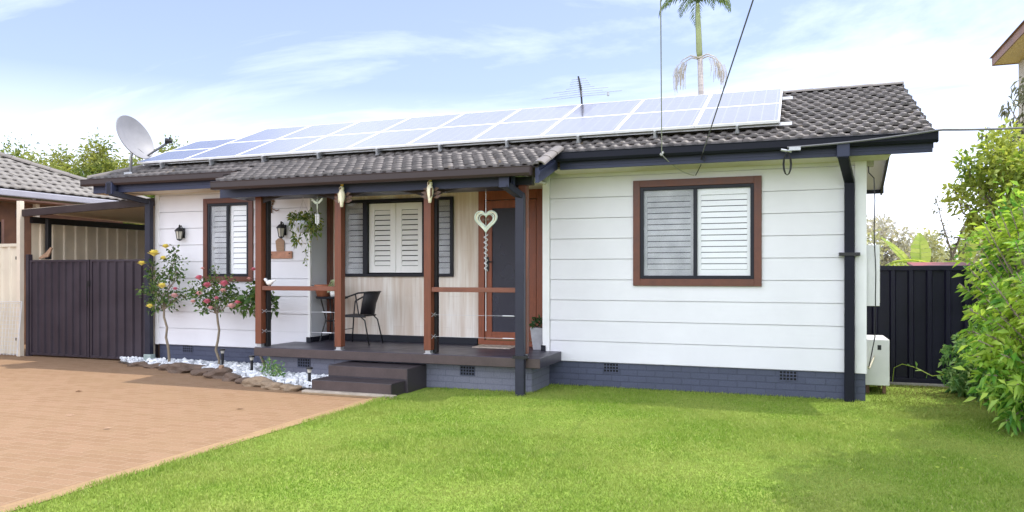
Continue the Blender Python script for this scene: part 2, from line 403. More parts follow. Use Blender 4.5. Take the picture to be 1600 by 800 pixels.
def crown(name, clumps, n, size, mat, parent, width=.45, out=.8, up=.3, droop=.2, hollow=.35):
    """leaves spread through clumps (cx,cy,cz,r[,squash]); more towards each clump's skin"""
    P = []; D = []
    w = np.array([c[3] ** 2 for c in clumps]); w = w / w.sum()
    for c, k in zip(clumps, (w * n).astype(int) + 1):
        dirs = unit(rng.normal(size=(k, 3))); rad = c[3] * (hollow + (1 - hollow) * rng.random(k) ** .6) * (1 + .25 * rng.normal(size=k))
        sq = np.array([1, 1, c[4] if len(c) > 4 else 1.])
        P.append(np.array(c[:3]) + dirs * rad[:, None] * sq); D.append(dirs * out + rng.normal(size=(k, 3)) * .6 + np.array([0, 0, up]))
    P = np.concatenate(P); D = np.concatenate(D)
    s = size * (.65 + .7 * rng.random(len(P)))
    v, f = leaf_arrays(P, D, s, width, .25, droop)
    ok = P[:, 2] > .02
    if not ok.all():
        P, D, s = P[ok], D[ok], s[ok]; v, f = leaf_arrays(P, D, s, width, .25, droop)
    v[:, 2] = np.maximum(v[:, 2], .015)
    return np_mesh(name, v, f, mat, parent)
def limb_tube(mb, a, b, r0, r1, wob=.1, n=6, seg=5):
    a = Vector(a); b = Vector(b); L = (b - a).length
    pts = [a.lerp(b, i / seg) + Vector((random.uniform(-1, 1), random.uniform(-1, 1), random.uniform(-.5, .5))) * wob * L * (0 if i in (0, seg) else .25) for i in range(seg + 1)]
    mb.tube(pts, [r0 + (r1 - r0) * i / seg for i in range(seg + 1)], n)

# ------------------------------------------------------------------ camera
TH = math.radians(20.3635)
cam = bpy.data.cameras.new('camera'); co = bpy.data.objects.new('camera', cam); COL.objects.link(co)
co.location = (10.56, -10.50, 1.60); co.rotation_euler = (PI / 2, 0, TH)
cam.sensor_width = 36; cam.lens = 27.0; cam.shift_y = 26 / 1600; cam.clip_end = 2000; S.camera = co

# ------------------------------------------------------------------ light
SD = Vector((.40, .175, 1)).normalized()
sun = bpy.data.lights.new('sun', 'SUN'); so = bpy.data.objects.new('sun', sun); COL.objects.link(so)
sun.energy = 2.2; sun.angle = math.radians(.5); sun.color = (1, .95, .87)
so.rotation_euler = SD.to_track_quat('Z', 'Y').to_euler(); so.location = (20, 10, 30)
W = bpy.data.worlds.new('World'); S.world = W; W.use_nodes = True
n, l = W.node_tree.nodes, W.node_tree.links
bg = n['Background']
sky = n.new('ShaderNodeTexSky'); sky.sky_type = 'NISHITA'; sky.sun_disc = False
sky.sun_elevation = math.asin(SD.z); sky.sun_rotation = math.atan2(SD.x, SD.y); sky.air_density = 1.0; sky.dust_density = 1.2; sky.ozone_density = 1.5
tc = n.new('ShaderNodeTexCoord'); sp = n.new('ShaderNodeSeparateXYZ'); l.new(tc.outputs['Generated'], sp.inputs[0])
zc = N(n, 'ShaderNodeMath', operation='MAXIMUM'); l.new(sp.outputs[2], zc.inputs[0]); zc.inputs[1].default_value = 0
za = N(n, 'ShaderNodeMath', operation='ADD'); l.new(zc.outputs[0], za.inputs[0]); za.inputs[1].default_value = .12
dv = N(n, 'ShaderNodeVectorMath', operation='DIVIDE'); l.new(tc.outputs['Generated'], dv.inputs[0]); l.new(za.outputs[0], dv.inputs[1])
mp = n.new('ShaderNodeMapping'); mp.inputs['Scale'].default_value = (.55, 1.1, 0); mp.inputs['Rotation'].default_value = (0, 0, -.30); mp.inputs['Location'].default_value = (3.1, 1.7, 0)
l.new(dv.outputs[0], mp.inputs[0])
cl = N(n, 'ShaderNodeTexNoise', Scale=.9, Detail=9.0, Roughness=.62, Distortion=.8); l.new(mp.outputs[0], cl.inputs['Vector'])
streak = ramp(n, l, cl.outputs['Fac'], [(.44, 0.), (.78, 1.)])
hor = N(n, 'ShaderNodeMapRange', **{'From Min': .27, 'From Max': .03}); l.new(sp.outputs[2], hor.inputs[0])
hp = N(n, 'ShaderNodeMath', operation='POWER'); l.new(hor.outputs[0], hp.inputs[0]); hp.inputs[1].default_value = 1.2
rear_fill = N(n, 'ShaderNodeMapRange', **{'From Min': .15, 'From Max': -.6}); l.new(sp.outputs[1], rear_fill.inputs[0])  # whitens the unseen sky behind the camera, added as fill light
bk = N(n, 'ShaderNodeMath', operation='MULTIPLY'); l.new(rear_fill.outputs[0], bk.inputs[0]); bk.inputs[1].default_value = .8
s1 = N(n, 'ShaderNodeMath', operation='MAXIMUM'); l.new(hp.outputs[0], s1.inputs[0]); l.new(bk.outputs[0], s1.inputs[1])
st2 = N(n, 'ShaderNodeMath', operation='MULTIPLY'); l.new(streak, st2.inputs[0]); st2.inputs[1].default_value = .62
veil = N(n, 'ShaderNodeMapRange', **{'From Min': .36, 'From Max': .56, 'To Min': .12, 'To Max': .46}); veil.interpolation_type = 'SMOOTHSTEP'; l.new(sp.outputs[2], veil.inputs[0])  # thin haze; whitening above the frame is added for paler panel reflections
s1b = N(n, 'ShaderNodeMath', operation='MAXIMUM'); l.new(s1.outputs[0], s1b.inputs[0]); l.new(veil.outputs[0], s1b.inputs[1])
s2 = N(n, 'ShaderNodeMath', operation='ADD', use_clamp=True); l.new(s1b.outputs[0], s2.inputs[0]); l.new(st2.outputs[0], s2.inputs[1])
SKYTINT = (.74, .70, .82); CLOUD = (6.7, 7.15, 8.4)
skyc = mixc(n, l, 1.0, sky.outputs[0], SKYTINT, 'MULTIPLY')
# unseen sky behind the camera made brighter, added to fill the shaded front
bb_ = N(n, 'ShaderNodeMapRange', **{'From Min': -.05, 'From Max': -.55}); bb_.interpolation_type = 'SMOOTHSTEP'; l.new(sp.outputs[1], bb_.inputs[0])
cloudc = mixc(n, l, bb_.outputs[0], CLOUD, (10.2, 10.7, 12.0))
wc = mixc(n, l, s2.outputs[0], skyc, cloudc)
dt = N(n, 'ShaderNodeVectorMath', operation='DOT_PRODUCT'); l.new(tc.outputs['Generated'], dt.inputs[0]); dt.inputs[1].default_value = SD
glare = N(n, 'ShaderNodeMapRange', **{'From Min': .72, 'From Max': 1.0}); glare.interpolation_type = 'SMOOTHSTEP'; l.new(dt.outputs['Value'], glare.inputs[0])
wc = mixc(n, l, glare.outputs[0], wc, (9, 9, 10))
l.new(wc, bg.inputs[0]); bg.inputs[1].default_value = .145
S.view_settings.view_transform = 'Standard'; S.view_settings.look = 'None'; S.view_settings.gamma = 1; S.view_settings.exposure = .95
S.render.engine = 'CYCLES'

# ------------------------------------------------------------------ setting: ground, lawn, driveway, garden bed
def sheet(name, poly, z, mat, kind='structure'):
    o = MB().add([(x, y, z) for x, y in poly], [tuple(range(len(poly)))]).build(name, mat); tag(o, kind=kind); return o
sheet('ground', [(-250, -120), (250, -120), (250, 350), (-250, 350)], -.012, 'ground')
sheet('lawn', [(5.62, -14), (18, -14), (18, 1.75), (11.35, 1.75), (11.35, .05), (5.62, .05)], -.004, 'lawn')
sheet('driveway', [(-8, -14), (5.46, -14), (5.46, -1.6), (5.0, -1.45), (-.5, -.2), (-1, 6), (-8, 6)], 0, 'paver')
sheet('driveway_edging', [(5.46, -14), (5.62, -14), (5.64, -2.2), (5.80, -1.86), (4.4, -1.86), (4.4, -1.98), (5.46, -1.98)], .004, 'edgepaver')

# grass blades
def grass():
    n = 620000
    x = 5.58 + rng.random(n) * 8.0; y = -7.2 + rng.random(n) * 8.9
    d = np.hypot(x - 10.56, y + 10.5)
    keep = rng.random(n) < np.clip(1.15 - .055 * d, .4, 1)
    bare = (np.sin(x * 3.1 + y * 2.3) * np.sin(x * 1.7 - y * 3.9) * .5 + .5)
    keep &= ~((y > -.02) & (x < 11.42)); keep &= ~((y > -.84) & (x < 7.26)); keep &= ~((y > -1.8) & (x < 5.85)); keep &= ~((y > 1.7))
    keep &= ~((x > 11.3) & (y > -.6) & (rng.random(n) < .55 * bare + .2))
    edge = 5.60 + .05 * np.sin(y * 7) * np.sin(y * 2.3) - np.where(rng.random(n) < .1, .06, 0)
    keep &= x > edge
    x, y = x[keep], y[keep]; n = len(x)
    h = (.011 + .018 * rng.random(n)) * (1 + .35 * np.sin(x * 1.3 + .7) * np.sin(y * 1.9))
    tall = (x < 5.8) | (np.abs(y + .03) < .09) | ((np.abs(y + .88) < .08) & (x < 7.3)); h = np.where(tall, h * 1.5, h)
    tx = 5.8 + rng.random(70) * 7; ty = -6.8 + rng.random(70) * 6.5; tr = .03 + .07 * rng.random(70)
    for a_, b_, c_ in zip(tx, ty, tr):
        m_ = (x - a_) ** 2 + ((y - b_) * .8) ** 2 < c_ ** 2; h[m_] *= 1.7
    an = rng.random(n) * 2 * PI; lean = rng.random(n) * 1.2 * h; la = rng.random(n) * 2 * PI
    w = .0028 + .0024 * rng.random(n)
    b = np.stack([x, y, np.full(n, -.004)], 1); s = np.stack([np.cos(an), np.sin(an), np.zeros(n)], 1) * w[:, None]
    t = b + np.stack([np.cos(la) * lean, np.sin(la) * lean, h], 1)
    v = np.stack([b - s, b + s, t], 1).reshape(-1, 3)
    f = np.arange(3 * n).reshape(-1, 3)
    tag(np_mesh('grass', v, f, 'grass'), 'short green lawn grass in front of the white cottage', 'grass', kind='stuff')
grass()

# ------------------------------------------------------------------ the cottage
H = thing('cottage', 'single storey white weatherboard cottage with dark tiled roof and timber porch', 'house', (0, 0, 0))
SL = .415; EY = -.55; EZ = 3.22; RY = 2.31; RZ = EZ + (RY - EY) * SL; BY = 2 * RY - EY
def rz(y): return EZ + (min(y, 2 * RY - y) - EY) * SL
def boards(mb, x0, x1, z0, z1, y, openings=(), pitch=.288):
    """horizontal boards, each tilted out 12 mm at its lower edge"""
    zs = [z0]
    while zs[-1] + pitch < z1 - 1e-6: zs.append(zs[-1] + pitch)
    zs.append(z1)
    for a, b in zip(zs[:-1], zs[1:]):
        cuts = sorted({a, b, *[c for o in openings for c in o[2:4] if a < c < b]})
        for c, d in zip(cuts[:-1], cuts[1:]):
            yc = y - .016 + .011 * (c - a) / pitch; yd = y - .016 + .011 * (d - a) / pitch
            xs = [(x0, x1)]
            for o in openings:
                if o[2] < (c + d) / 2 < o[3]:
                    xs = [s for p, q in xs for s in ((p, min(q, o[0])), (max(p, o[1]), q)) if s[1] - s[0] > 1e-6]
            for p, q in xs:
                c2 = c + .008 if c == a else c
                mb.add([(p, yc, c2), (q, yc, c2), (q, yd, d), (p, yd, d)], [(0, 1, 2, 3)])
                if c == a:
                    mb.add([(p, yc, c2), (q, yc, c2), (q, y + .012, c2), (p, y + .012, c2)], [(3, 2, 1, 0)])
                    mb.add([(p, y + .012, c - .004), (q, y + .012, c - .004), (q, y + .012, c2), (p, y + .012, c2)], [(0, 1, 2, 3)])
                    mb.add([(p, yc + .010, c), (q, yc + .010, c), (q, y + .012, c - .004), (p, y + .012, c - .004)], [(0, 1, 2, 3)])
oL = (1.13, 2.00, 1.53, 2.78); oR = (8.54, 10.04, 1.51, 2.77); oM = (3.46, 5.46, 1.56, 2.78)
wl = MB(); boards(wl, 0.02, 3.16, .345, 3.10, 0, [oL]); boards(wl, 7.25, 11.28, .345, 3.10, 0, [oR])
# returns, side and rear walls behind the boards
wl.box((3.04, .012, .345), (3.19, .55, 3.10)); wl.box((7.15, .012, .345), (7.24, .55, 3.10))
wl.box((0, .012, .345), (.1, 4.6, 3.05)); wl.box((.1, 4.5, .345), (11.25, 4.6, 3.05))
wl.add([(11.35, .012, .345), (11.35, 4.6, .345), (11.35, 4.6, 3.2), (11.35, RY, RZ - .14), (11.35, .012, 3.2)], [(0, 1, 2, 3, 4)])
wl.build('wall', 'clad', H)
ret = MB(); ret.box((3.19, .02, .48), (3.198, .54, 3.0)); ro = ret.build('return_wall', pm('pale_grey_return', (.5, .52, .56), .5, .05, 2), H)
for a_, b_ in (((-.02, -.03, .345), (.06, .011, 3.1)), ((11.24, -.03, .345), (11.37, .012, 3.1)), ((7.14, -.03, .345), (7.245, .011, 3.1)), ((3.155, -.028, .48), (3.20, .011, 3.0)), ((11.352, .013, .345), (11.37, .1, 3.1))): MB().box(a_, b_).build('corner_board', 'white', H)
bwm = MB()
for z0, z1, x0, x1 in ((.58, oM[2], 3.2, 7.15), (oM[3], 3.05, 3.2, 7.15), (oM[2], oM[3], 3.2, oM[0]), (oM[2], oM[3], oM[1], 7.15)): bwm.add([(x0, .55, z0), (x1, .55, z0), (x1, .55, z1), (x0, .55, z1)], [(0, 1, 2, 3)])
bwm.build('timber_panel_wall', 'limed', H)
sk = MB(); sk.box((3.2, .50, .48), (5.9, .555, .585)); sk.box((3.199, .0, .48), (3.225, .5, .56)); sk.box((7.0, .5, .48), (7.15, .555, .585)); sk.box((3.14, -.05, .48), (3.23, -.029, .56)); sk.box((7.12, -.05, .48), (7.19, -.031, .56)); sk.build('skirting', 'darkframe', H, bevel=.004)
MB().box((3.205, .44, .585), (3.26, .548, 3.0)).build('corner_trim', 'trim', H)
# footing
MB().box((.03, .03, -.05), (3.05, .25, .345)).build('brick_base', 'paintbrick', H)
MB().box((7.15, .02, -.05), (11.36, .25, .345)).box((11.2, .25, -.05), (11.36, 4.6, .345)).build('brick_base', 'paintbrick', H)
def vent(x, y, z, w=.21, h=.125):
    mb = MB(); nx, nz = 5, 3
    fw = .012
    for i in range(nx + 1): cx = x - w / 2 + i * (w) / nx; mb.box((cx - fw / 2, y - .012, z - h / 2), (cx + fw / 2, y, z + h / 2))
    for i in range(nz + 1): cz = z - h / 2 + i * h / nz; mb.box((x - w / 2 - fw / 2, y - .0121, cz - fw / 2), (x + w / 2 + fw / 2, y - .0005, cz + fw / 2))
    o = mb.build('vent', 'paintbrick', H)
    MB().box((x - w / 2, y - .004, z - h / 2), (x + w / 2, y - .002, z + h / 2)).build('vent_shade_plate', 'hole', o)  # near-black plate stands in for the shade inside the vent holes
for a in ((.66, .03, .285), (3.66, -.83, .255), (6.32, -.83, .255), (8.13, .02, .275), (10.45, .02, .272)): vent(*a)

# roof tiles: rows of rolled tiles, each row lapping the one below, broken bond
def tile_rows(x_of, y0, z0, slope, nrow, ex, per=.155, amp=.02, thick=.04, mirror=None, clip=None):
    V = []; F = []; cnt = 0
    ln = math.hypot(1, slope); uy, uz = 1 / ln, slope / ln; ny, nz = -slope / ln, 1 / ln
    prof = [(0, 0), (.07, .12), (.14, .72), (.2, .95), (.32, 1), (.46, .97), (.53, .75), (.61, .14), (.70, 0), (.85, -.04)]
    for r in range(nrow):
        s0 = r * ex; s1 = s0 + ex + .05
        xa, xb = x_of(y0 + s0 * uy)
        k0 = math.floor(xa / per) - 1; k1 = math.ceil(xb / per) + 1
        ph = (r % 2) * per * .5
        for k in range(k0, k1):
            base = k * per + ph
            jit = random.gauss(0, .003); jl = random.gauss(0, .005)
            xs = [base + p * per for p, _ in prof] + [base + per * .995]
            hs = [q for _, q in prof] + [0]
            pts = [(min(max(x, xa), xb), h) for x, h in zip(xs, hs)]
            if pts[-1][0] - pts[0][0] < per * .12: continue
            o = cnt
            for x, h in pts:
                hh = amp * h + jit
                for s, e in ((s0 + jl, hh), (s0 + jl, hh + thick), (s1, hh + .004)):
                    V.append((x, y0 + s * uy + e * ny, z0 + s * uz + e * nz)); cnt += 1
            for i in range(len(pts) - 1):
                a = o + 3 * i; b = a + 3
                F.append((a, b, b + 1, a + 1)); F.append((a + 1, b + 1, b + 2, a + 2))
    return np.array(V), np.array(F)
NR = 14; EX = (RY - EY) * math.hypot(1, SL) / NR
v, f = tile_rows(lambda y: (-1.0 + (y - EY), 12.04), EY, EZ - .015, SL, NR, EX)
roof = np_mesh('roof', v, f, 'tile', H)
# sheathing under the tiles (front, rear, left hip) closes the roof
MB().add([(-1, EY, EZ - .03), (12.03, EY, EZ - .03), (12.03, RY, RZ - .03), (-1 + RY - EY, RY, RZ - .03), (12.03, BY, EZ - .03), (-1, BY, EZ - .03)], [(0, 1, 2, 3), (3, 2, 4, 5), (0, 3, 5)]).build('roof_sheathing', 'tile', roof)
v2, f2 = tile_rows(lambda y: (-1.0 + (y - EY), 12.04), EY, EZ - .015, SL, NR, EX)
v2[:, 1] = 2 * RY - v2[:, 1]; np_mesh('rear_tiles', v2, f2, 'tile', roof)
def caps(name, a, b, r=.105, L=.42, parent=None):
    a = Vector(a); b = Vector(b); d = (b - a); nn = int(d.length / L); mb = MB(); u = d.normalized(); s = u.cross(Vector((0, 0, 1))).normalized(); w = s.cross(u)
    for i in range(nn + 1):
        p = a + u * L * i; q = a + u * min(L * (i + 1) + .05, d.length)
        if (q - p).length < .1: continue
        vs = []; m = 8
        for pt, rr in ((p, r * 1.06), (q, r * .94)):
            for ring in (0, 1):
                for k in range(m + 1):
                    an = PI * (.02 + .96 * k / m); R = rr - .02 * ring; vs.append(pt + s * math.cos(an) * R * 1.15 + w * math.sin(an) * R * .75 - w * .02)
        fs = []; c = m + 1
        for k in range(m):
            fs += [(k, k + 1, 2 * c + k + 1, 2 * c + k), (c + k, 3 * c + k, 3 * c + k + 1, c + k + 1), (k, c + k, c + k + 1, k + 1), (2 * c + k, 2 * c + k + 1, 3 * c + k + 1, 3 * c + k)]
        mb.add(vs, fs)
    return mb.build(name, 'ridgetile', parent)
caps('ridge_cap', (12.05, RY, RZ + .02), (-1 + RY - EY, RY, RZ + .02), r=.07, parent=roof)
caps('hip_cap', (-1.0, EY, EZ + .02), (-1 + RY - EY, RY, RZ + .02), r=.08, parent=roof)
# porch roof: the main roof runs on, a little flatter
PSL = .365; PY0 = -1.36; PZ0 = 2.955; PX0, PX1 = 2.50, 7.53
pv, pf = tile_rows(lambda y: (PX0, PX1), PY0, PZ0 - .01, PSL, 6, .163)
proof = np_mesh('porch_roof', pv, pf, 'tile', H)
MB().add([(PX0, PY0, PZ0 - .03), (PX1 - .02, PY0, PZ0 - .03), (PX1 - .02, -.2, PZ0 - .03 + PSL * 1.16), (PX0, -.2, PZ0 - .03 + PSL * 1.16)], [(0, 1, 2, 3)]).build('porch_sheathing', 'tile', proof)
caps('verge_cap', (PX1 - .01, PY0 - .01, PZ0 + .01), (PX1 - .01, -.50, PZ0 + .03 + PSL * .85), r=.075, L=.3, parent=proof)
# porch ceiling
MB().box((3.0, -1.15, 2.86), (7.2, .55, 2.885)).build('porch_ceiling', 'white', H)

def gutter(name, x0, x1, y, z, mat, h=.115, d=.12):
    prof = [(0, 0), (-.03, -h), (-d + .02, -h), (-d, -h + .03), (-d, -.012), (-d - .008, 0), (-d + .012, .006), (-d + .012, -h + .035), (-.035, -h + .012), (-.012, 0)]
    mb = MB().prism([(x0, y + a, z + b) for a, b in prof], (x1 - x0, 0, 0))
    for xx in (x0, x1): mb.box((xx - .002, y - d, z - h), (xx + .002, y, z - .005))
    return mb.build(name, mat, H)
gutter('gutter', -1.02, 2.62, EY - .012, EZ - .02, 'charcoalwarm')
gutter('gutter', 7.50, 12.06, EY - .012, EZ - .02, 'navy')
gutter('porch_gutter', PX0 - .02, PX1 - .09, PY0 + .015, PZ0 - .02, 'charcoalwarm')
for xa, xb, za_ in ((-.86, 2.62, 2.965), (7.56, 12.02, 2.985)):
    fa = MB().box((xa, EY - .01, za_), (xb, EY + .02, 3.14)).build('fascia', 'bluegrey', H, bevel=.004)
    for zz in (3.03, 3.075): MB().box((xa + .01, EY - .018, zz), (xb - .02, EY - .0105, zz + .02)).build('moulding', 'bluegrey', fa)
pfz = MB().box((2.42, -1.20, 2.72), (7.14, -1.165, 2.885)); pfz.build('porch_fascia', 'bluegrey', H, bevel=.004)
# raked end board of the porch roof
MB().prism([(PX1 - .06, PY0 + .02, 2.73), (PX1 - .06, -.53, 3.0), (PX1 - .06, -.53, 3.21), (PX1 - .06, PY0 + .02, 2.93)], (.05, 0, 0)).prism([(PX1 - .012, PY0 + .01, 2.83), (PX1 - .012, -.53, 3.11), (PX1 - .012, -.53, 3.16), (PX1 - .012, PY0 + .01, 2.88)], (.02, 0, 0)).build('porch_barge_board', 'bluegrey', H)
MB().box((2.42, -1.16, 2.74), (2.46, -.5, 2.9)).box((2.46, -1.16, 2.735), (7.1, -.58, 2.742)).build('porch_soffit', 'charcoal', H)
MB().box((-.95, EY + .021, 2.97), (2.62, .0, 2.978)).build('soffit', 'soffit', H); MB().box((7.4, EY + .021, 2.99), (11.6, .0, 2.998)).build('soffit', 'soffit', H)
# gable: raked verge lining and barge boards
gb = MB()
def rake(y): return rz(y) - .055
gb.add([(11.36, EY, rake(EY) - .03), (12.0, EY, rake(EY) - .03), (12.0, RY, rake(RY) - .03), (11.36, RY, rake(RY) - .03), (12.0, BY, rake(BY) - .03), (11.36, BY, rake(BY) - .03)], [(0, 1, 2, 3), (3, 2, 4, 5)])
gb.build('verge_soffit', 'clad', H)
bb = MB()
for a, b in ((EY, RY), (RY, BY)):
    bb.prism([(12.0, a, rz(a) - .19), (12.0, b, rz(b) - .19), (12.0, b, rz(b) - .03), (12.0, a, rz(a) - .03)], (.03, 0, 0))
bb.build('barge_board', 'charcoal', H)
MB().box((11.0, BY - .0, EZ - .15), (12.06, BY + .12, EZ - .02)).box((11.42, BY - .5, EZ - .42), (11.5, BY, EZ - .36)).build('rear_gutter', 'charcoal', H)
# downpipes
def pipe(name, pts, w, mat, bracket=()):
    mb = MB()
    for a, b in zip(pts[:-1], pts[1:]):
        a = Vector(a); b = Vector(b); d = b - a; L = d.length; q = d.to_track_quat('Z', 'Y').to_matrix().to_4x4()
        if abs(d.normalized().z) > .999: q = Matrix.Identity(4) if d.z > 0 else Matrix.Rotation(PI, 4, 'X')
        mb.box((-w[0] / 2, -w[1] / 2, -.02), (w[0] / 2, w[1] / 2, L + .02), Matrix.Translation(a) @ q)
    o = mb.build(name, mat, H, bevel=.008)
    for (x, y, z, ww) in bracket:
        MB().box((x - ww, y - .055, z - .02), (x + ww, y + .06, z + .02)).build('pipe_bracket', 'black', o)
    return o
pipe('downpipe', [(11.07, -.66, 3.12), (11.07, -.66, 2.97), (11.17, -.085, 2.74), (11.17, -.085, 0.0)], (.115, .075), 'navy', [(11.17, -.085, 1.83, .12)])
MB().box((11.0, -.705, 2.96), (11.14, -.60, 3.13)).build('pipe_outlet', 'bluegrey', H, bevel=.006)
pipe('downpipe', [(-.35, -.66, 3.12), (-.35, -.66, 2.95), (-.04, -.14, 2.83), (-.04, -.14, .14)], (.115, .09), 'charcoal')
MB().box((-.42, -.705, 2.93), (-.28, -.60, 3.12)).build('pipe_outlet', 'bluegrey', H, bevel=.006)
MB().prism([(-.11, -.2, .0), (-.11, -.2, .18), (-.11, -.08, .18), (-.11, -.08, .0)], (.16, 0, 0)).build('pipe_shoe', pm('aged_copper_green', (.27, .33, .31), .6, .2, 9), H, bevel=.01)
pipe('porch_downpipe', [(7.06, -1.30, 2.86), (7.06, -1.30, 2.72), (7.18, -1.08, 2.60), (7.18, -1.08, 0)], (.12, .085), 'charcoal', [(7.18, -1.08, .50, .09)])
MB().box((6.98, -1.345, 2.69), (7.12, -1.245, 2.87)).build('pipe_outlet', 'bluegrey', H, bevel=.006)

# deck, base, steps
MB().box((2.90, -1.0, .345), (7.42, -.02, .48)).box((3.2, -.02, .36), (7.14, .549, .48)).build('porch_deck', 'deck', H, bevel=.006)
MB().box((2.895, -1.012, .352), (7.425, -1.0015, .474)).build('deck_edge', 'deckedge', H, bevel=.003)
MB().box((2.99, -.83, -.05), (7.25, -.05, .344)).build('brick_base', 'paintbrick_s', H)
MB().box((4.46, -1.40, -.02), (5.70, -.835, .32)).build('porch_step', 'step', H, bevel=.012)
MB().box((4.44, -1.76, -.02), (5.66, -1.401, .165)).build('porch_step', 'step', H, bevel=.012)
MB().box((4.47, -1.4045, .18), (5.69, -1.4015, .312)).box((4.45, -1.7645, .02), (5.65, -1.7605, .155)).build('step_riser', 'deckedge', H)
MB().box((4.35, -1.86, -.02), (5.74, -1.761, .03)).build('step_footing', pm('bare_concrete', (.36, .31, .25), .9, .2, 8, .3), H, bevel=.01)

# posts, rails, arches, wires
PX = (2.96, 4.355, 5.79, 7.18)
for x in PX:
    p = MB().box((x - .055, -1.0, .53), (x + .055, -.89, 2.75)).build('porch_post', 'redwood', H, bevel=.006)
    if x in (PX[0], PX[2]): MB().box((x - .04, -.889, .485), (x + .085, -.80, 2.75)).build('post_backing', 'black', p, bevel=.005)
    MB().box((x - .038, -.985, .47), (x + .038, -.905, .62)).box((x - .06, -.99, .48), (x + .06, -.90, .488)).build('post_stirrup', 'galv', p)
for a, b in ((0, 1), (2, 3)):
    MB().box((PX[a] + .056, -.985, 1.335), (PX[b] - .056, -.905, 1.40)).build('rail', 'redwood_h', H, bevel=.005)
    for zz in (1.02, .72):
        w = MB().tube([(PX[a] + .056, -.945, zz), (PX[b] - .056, -.945, zz + .003)], .002, 6)
        w.tube([(PX[b] - .30, -.945, zz + .003), (PX[b] - .14, -.945, zz + .003)], .008, 6)
        wo = w.build('wire_rail', 'wire', H)
        MB().tube([(PX[a] + .06, -.985, zz - .025), (PX[a] + .075, -.9, zz + .025)], .004, 5).tube([(PX[a] + .06, -.985, zz + .025), (PX[a] + .075, -.9, zz - .025)], .004, 5).build('wire_eye', 'wire', wo)
for a, b in ((0, 1), (1, 2), (2, 3)):
    x0, x1 = PX[a] + .056, PX[b] - .056; K = 16
    top = [(x1 + (x0 - x1) * i / K, -.965, 2.80) for i in range(K + 1)]
    bot = []
    for i in range(K + 1):
        t = i / K; u = abs(2 * t - 1); bot.append((x0 + (x1 - x0) * t, -.965, 2.745 - .10 * u ** 2.6))
    MB().prism(bot + top, (0, .04, 0)).build('arch_valance', 'valance', H)
MB().box((2.9, -1.0, 2.752), (7.31, -.89, 2.86)).build('porch_beam', 'charcoal', H)

# windows
def frame(mb, x0, x1, z0, z1, w, y0, y1, wz=None):
    wz = wz or w
    mb.box((x0, y0, z0), (x0 + w, y1, z1)); mb.box((x1 - w, y0, z0), (x1, y1, z1)); mb.box((x0 + w, y0, z0), (x1 - w, y1, z0 + wz)); mb.box((x0 + w, y0, z1 - wz), (x1 - w, y1, z1))
def shutter(par, x0, x1, z0, z1, y, nslat, tilt, stile=.055, railz=.09):
    s = MB(); frame(s, x0, x1, z0, z1, stile, y - .013, y + .013, railz)
    so2 = s.build('shutter', 'shutter', par, bevel=.003)
    q = MB(); h = (z1 - z0 - 2 * railz) / nslat; D = h * .88
    for i in range(nslat):
        zc_ = z0 + railz + h * (i + .5)
        m = Matrix.Translation(((x0 + x1) / 2, y + .004, zc_)) @ Matrix.Rotation(math.radians(tilt + random.gauss(0, .6)), 4, 'X')
        q.box((-(x1 - x0) / 2 + stile + .002, -D / 2, -.0045), ((x1 - x0) / 2 - stile - .002, D / 2, .0045), m)
    q.build('louvres', 'shutter', so2)
def recess(par, x0, x1, z0, z1, y, d=.16):
    mb = MB()
    mb.box((x0 - .02, y + d, z0 - .02), (x1 + .02, y + d + .01, z1 + .02))
    mb.build('unlit_room_sheet', 'darkin', par)  # near-black sheet stands in for the unlit room behind the louvres
    rv = MB(); rv.box((x0 - .01, y + .002, z0 - .01), (x0 - .001, y + d, z1 + .01)); rv.box((x1 + .001, y + .002, z0 - .01), (x1 + .01, y + d, z1 + .01)); rv.box((x0, y + .002, z0 - .01), (x1, y + d, z0 - .001)); rv.box((x0, y + .002, z1 + .001), (x1, y + d, z1 + .01)); rv.build('reveal', 'shutter', par)
def window(x0, x1, z0, z1, y, div, tw, nslat, label, screen_left):
    t = MB(); frame(t, x0, x1, z0, z1, tw, y - .045, y - .0145)
    w = t.build('window', 'trim', H, bevel=.004); w['label'] = label
    a0, a1, b0, b1 = x0 + tw, x1 - tw, z0 + tw, z1 - tw
    s = MB(); frame(s, a0 + .001, a1 - .001, b0 + .001, b1 - .001, .045, y - .033, y + .03); s.box((div - .025, y - .036, b0 + .046), (div + .025, y + .028, b1 - .046)); s.build('window_frame', 'darkframe', w, bevel=.003)
    i0, i1, k0, k1 = a0 + .046, a1 - .046, b0 + .046, b1 - .046
    for p, q in ((i0, div - .026), (div + .026, i1)):
        MB().box((p, y - .002, k0), (q, y + .003, k1)).build('pane', 'glass', w)
        shutter(w, p - .012, q + .012, k0 - .01, k1 + .01, y + .028, nslat, 76)
    if screen_left:
        MB().box((i0 + .001, y - .022, k0), (div - .027, y - .02, k1)).build('fly_screen', 'flyscreen', w)
    recess(w, a0, a1, b0, b1, y + .0)
window(1.05, 2.08, 1.45, 2.86, 0, 1.56, .085, 11, 'brown trimmed window of the left wing beside the roses', True)
window(8.45, 10.13, 1.42, 2.86, 0, 9.285, .095, 13, 'wide brown trimmed window of the right wing', True)
